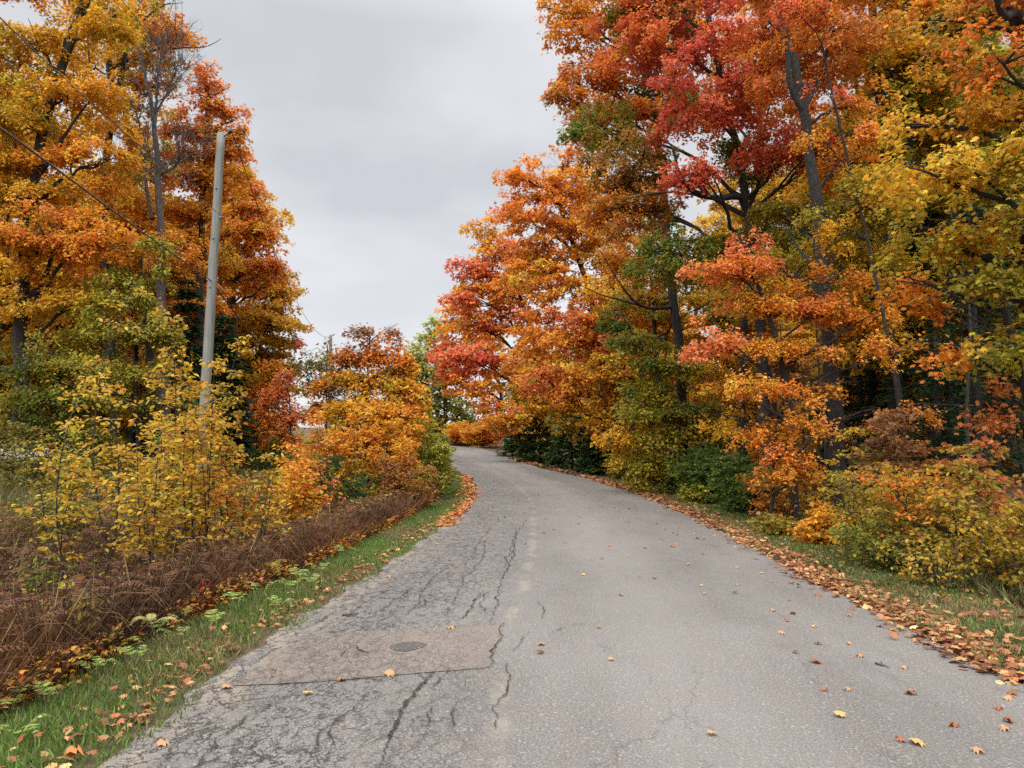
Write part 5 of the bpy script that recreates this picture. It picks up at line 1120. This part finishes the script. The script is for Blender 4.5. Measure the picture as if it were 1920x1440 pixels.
# weeds with pale leaves, white asters
sap('goldenrod_plant', 'leafy weed with narrow pale leaves in front of the bracken', 130, 1080, 6.6, 5, .25, .07, [OLV, YGR, (.3, .28, .16)], cat='weed', nb=12, bl=.16, r=.004, spacing=.04, tpl=T_NEEDLE * [2, 1, 1])
sap('goldenrod_plant', 'leafy weed at the bracken edge right of the other one', 170, 1100, 6.2, 5, .25, .07, [OLV, BRN, YGR], cat='weed', nb=12, bl=.16, r=.004, spacing=.04, tpl=T_NEEDLE * [2, 1, 1])
sap('goldenrod_plant', 'tall thin weed rising from the bracken left of the saplings', 95, 990, 8, 4, .25, .07, [OLV, GRN, YGR], cat='weed', nb=14, bl=.2, r=.005, spacing=.045, tpl=T_NEEDLE * [2, 1, 1])
r = sap('aster_plant', 'patch of small white asters in the clearing at the far left', 42, 862, 17, 7, .5, .06, [OLV, GRN], cat='flower', nb=10, bl=.2, r=.005, spacing=.06)
LV = Leaves(); n = 240; P = np.stack([rng.normal(0, .45, n), rng.normal(0, .3, n), W(42, 852, 17)[2] - r.location[2] + rng.normal(0, .06, n)], -1)
LV.add(P, rng.normal(0, 1, (n, 3)) * [1, 1, .2], np.array([0, 0, 1.0]) + rng.normal(0, .4, (n, 3)), .035, np.array([.62, .6, .55]), T_RHOMB * [1.3, 1, 1]); tag(obj('flowers', LV.mesh('flowers', M_LEAF), r), kind='stuff')
# twigs fallen on the asphalt
TWM = plain('dead_twig', (.07, .05, .035), .8)
for (a, b_, lab) in (((1640, 1244), (1668, 1252), 'thin dark twig on the right lane'), ((642, 1152), (674, 1150), 'dark twig on the cracked left edge above the patch')):
    p0 = gnd_road(*a); p1 = gnd_road(*b_); u = np.linspace(0, 1, 7)[:, None]; xy = p0 + (p1 - p0) * u + rng.normal(0, .006, (7, 2))
    P = road_pt(xy[:, 0] - xl(xy[:, 1]), xy[:, 1], .016); T2 = Tubes(); T2.add(P, np.linspace(.009, .003, 7), 5, True)
    T2.add(np.stack([P[3], P[3] + [.02, .05, .01], P[3] + [.03, .09, .005]]), np.array([.005, .004, .002]), 4)
    tag(obj('fallen_twig', T2.mesh('fallen_twig', TWM)), lab, 'twig')

# ================================================================== UTILITY POLES AND WIRES
M_POLE = wood_pole_material(); M_STEEL = plain('galvanised_steel', (.20, .20, .20), .5, .8); M_CER = plain('glazed_insulator', (.05, .045, .04), .25); M_WIRE = plain('wire_sheath', (.025, .025, .028), .5)
def mesh_cyl(name, a, b, r0, r1, mat, k=12, org=(0, 0, 0), rings=2, wob=0):
    T2 = Tubes(); P = np.asarray(a, float) + (np.asarray(b, float) - a) * np.linspace(0, 1, rings)[:, None]; P[1:-1] += rng.normal(0, wob, (max(0, rings - 2), 3)) if rings > 2 else 0
    T2.add(P, np.linspace(r0, r1, rings), k, True); return T2.mesh(name, mat, org)
def pole(label, foot, top, r0, r1, detail=True):
    foot = np.asarray(foot, float); top = np.asarray(top, float); root = empty('utility_pole', foot, label, 'utility pole')
    obj('post', mesh_cyl('post', foot - [0, 0, .2], top, r0, r1, M_POLE, 20, foot, 24, .004), root)
    ax = unit(top - foot); side = np.array([.78, -.3, .35])
    br = top + ax * -.12
    o = obj('bracket', mesh_cyl('bracket', br + unit(side) * r1 * .5, br + side * .3, .028, .024, M_STEEL, 8, foot), root)
    for q in range(3): pass
    T2 = Tubes(); c = br + side * .28; prof = [(0, .03), (.02, .055), (.05, .03), (.07, .06), (.10, .032), (.12, .055), (.155, .03)]
    T2.add(np.array([c + unit(side) * h * .9 for h, _ in prof]), np.array([w for _, w in prof]), 12, True); obj('insulator', T2.mesh('insulator', M_CER, foot), root)
    if detail:
        for h in (-1.55, -2.9, -4.2): 
            c = top + ax * h; obj('bolt', mesh_cyl('bolt', c + [0, -r1 * 1.05, 0], c + [0, -r1 * 1.05 - .04, 0], .022, .022, M_STEEL, 8, foot), root)
    return root, br + side * .42
pt = W(415, 250, 20); pb = W(375, 850, 20); gpz = float(ground(pb[0], 20)); pb[2] = gpz
root, tipA = pole('weathered grey wooden utility pole leaning slightly right among yellow saplings', pb, pt, .142, .105)
ax = unit(pt - pb)
clampP = W(398, 528, 20) + [0, -.03, 0]; clampN = W(418, 408, 20) + [0, -.02, 0]
obj('cable_clamp', mesh_cyl('cable_clamp', clampP - [.12, .02, -.03], clampP + [.06, -.02, 0], .05, .04, M_CER, 8, pb, 5), root)
obj('neutral_bracket', mesh_cyl('neutral_bracket', clampN - [.14, 0, 0], clampN + [.02, 0, 0], .03, .03, M_STEEL, 8, pb), root)
x2, y2 = W(620, 626, 61)[0], 61.0
p2t = W(620, 628, 61); p2b = p2t.copy(); p2b[2] = float(ground(x2, y2))
root2, tipB = pole('distant grey utility pole, only its top showing above the thin-leaved young tree', p2b, p2t, .16, .12, False)
def wire(label, pts, r, n=60):
    P = spline(pts, n); T2 = Tubes(); T2.add(P, np.full(n, r), 6); o = obj('overhead_wire', T2.mesh('overhead_wire', M_WIRE)); return tag(o, label, 'wire')
def span(a, b, sag, n=14):
    t = np.linspace(0, 1, n)[:, None]; return a + (b - a) * t - np.array([0, 0, 1]) * sag * 4 * t * (1 - t)
wire('thick black cable sagging from the left edge to the leaning pole', [W(-120, 165, 6.2), W(0, 240, 8), W(140, 342, 10.6), W(260, 430, 14), clampP], .014)
wire('thick black cable running on behind the pole toward the distant pole', span(clampP, p2t - [0, 0, 3.6], 1.3), .019)
wire('thin wire from the upper left corner to the middle bracket of the leaning pole', [W(-60, -30, 6.5), W(0, 33, 7.5), W(80, 110, 9.2), W(215, 232, 12.5), W(330, 333, 16), clampN], .007)
wire('thin wire running on from the middle bracket toward the distant pole', span(clampN, p2t - [0, 0, 1.6], 1.5), .009)
wire('thin wire rising left from the leaning pole top past the bare branches', [W(180, -60, 11), W(240, 15, 12), W(315, 108, 14.5), W(375, 190, 17.5), tipA], .006)
wire('thin wire sagging across the sky from the leaning pole top to the distant pole', span(tipA, tipB, 2.0, 20), .011)
EXPO = 0.45
# ================================================================== WORLD, SUN, CAMERA
def build_world():
    w = bpy.data.worlds.new('World'); SC.world = w; w.use_nodes = True
    nt = w.node_tree; nt.nodes.clear(); t = NT(nt)
    el, az = radians(52), radians(200)
    sky = t.add('ShaderNodeTexSky', _sky_type='NISHITA', _sun_disc=False)
    sky.sun_elevation = el; sky.sun_rotation = az
    tc = t.add('ShaderNodeTexCoord').outputs['Generated']
    s = t.add('ShaderNodeSeparateXYZ', Vector=tc); z = s.outputs[2]
    zz = t.math('ADD', t.math('MAXIMUM', z, 0.0), 0.22)
    cb = t.add('ShaderNodeCombineXYZ', X=t.math('DIVIDE', s.outputs[0], zz), Y=t.math('DIVIDE', s.outputs[1], zz), Z=0.0)
    n1 = t.noise(cb.outputs[0], 1.3, 5, 0.5); n2 = t.noise(t.scale(cb.outputs[0], (1, .6, 1)), 0.55, 3, 0.5)
    f = t.math('ADD', t.math('MULTIPLY', n1, .5), t.math('MULTIPLY', n2, .6))
    c = t.mix(t.ramp(f, 0.46, 0.65), (4.75, 4.85, 5.15), (6.9, 6.95, 7.1))
    c = t.mix(t.math('SUBTRACT', 1.0, t.ramp(z, 0.02, 0.30)), c, (6.7, 6.8, 7.0))
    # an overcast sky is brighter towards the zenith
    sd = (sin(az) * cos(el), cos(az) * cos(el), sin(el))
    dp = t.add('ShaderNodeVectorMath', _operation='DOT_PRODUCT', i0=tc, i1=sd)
    # extra glow added round the hidden sun, behind the viewer, to front-light the leaves
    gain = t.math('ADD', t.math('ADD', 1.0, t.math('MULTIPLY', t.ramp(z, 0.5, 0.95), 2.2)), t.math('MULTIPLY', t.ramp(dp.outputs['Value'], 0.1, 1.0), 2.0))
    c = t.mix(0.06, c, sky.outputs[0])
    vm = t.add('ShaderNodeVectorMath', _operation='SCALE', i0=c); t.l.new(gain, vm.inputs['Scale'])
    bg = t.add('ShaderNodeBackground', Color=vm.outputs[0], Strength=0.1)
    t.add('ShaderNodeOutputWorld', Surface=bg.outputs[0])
    sun = bpy.data.lights.new('sun', 'SUN'); sun.energy = 1.5; sun.angle = radians(35); sun.color = (1, .965, .92)
    so = bpy.data.objects.new('sun', sun); COL.objects.link(so)
    d = np.array([sin(az) * cos(el), cos(az) * cos(el), sin(el)])
    import mathutils
    so.rotation_euler = mathutils.Vector(d).to_track_quat('Z', 'Y').to_euler(); so.location = (0, 0, 40)
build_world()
cam = bpy.data.cameras.new('camera'); co = bpy.data.objects.new('camera', cam); COL.objects.link(co)
cam.sensor_width = 36; cam.lens = 36 * F / 1920; cam.clip_end = 3000; cam.clip_start = .05
co.location = (0, 0, EYE); co.rotation_euler = (pi / 2 + PITCH, 0, 0)
SC.camera = co
SC.view_settings.view_transform = 'Standard'; SC.view_settings.look = 'None'; SC.view_settings.exposure = EXPO; SC.view_settings.gamma = 1
SC.cycles.max_bounces = 7; SC.cycles.diffuse_bounces = 4; SC.cycles.glossy_bounces = 2; SC.cycles.transmission_bounces = 3; SC.cycles.transparent_max_bounces = 4
SC.cycles.use_denoising = False
SC.cycles.caustics_reflective = False; SC.cycles.caustics_refractive = False
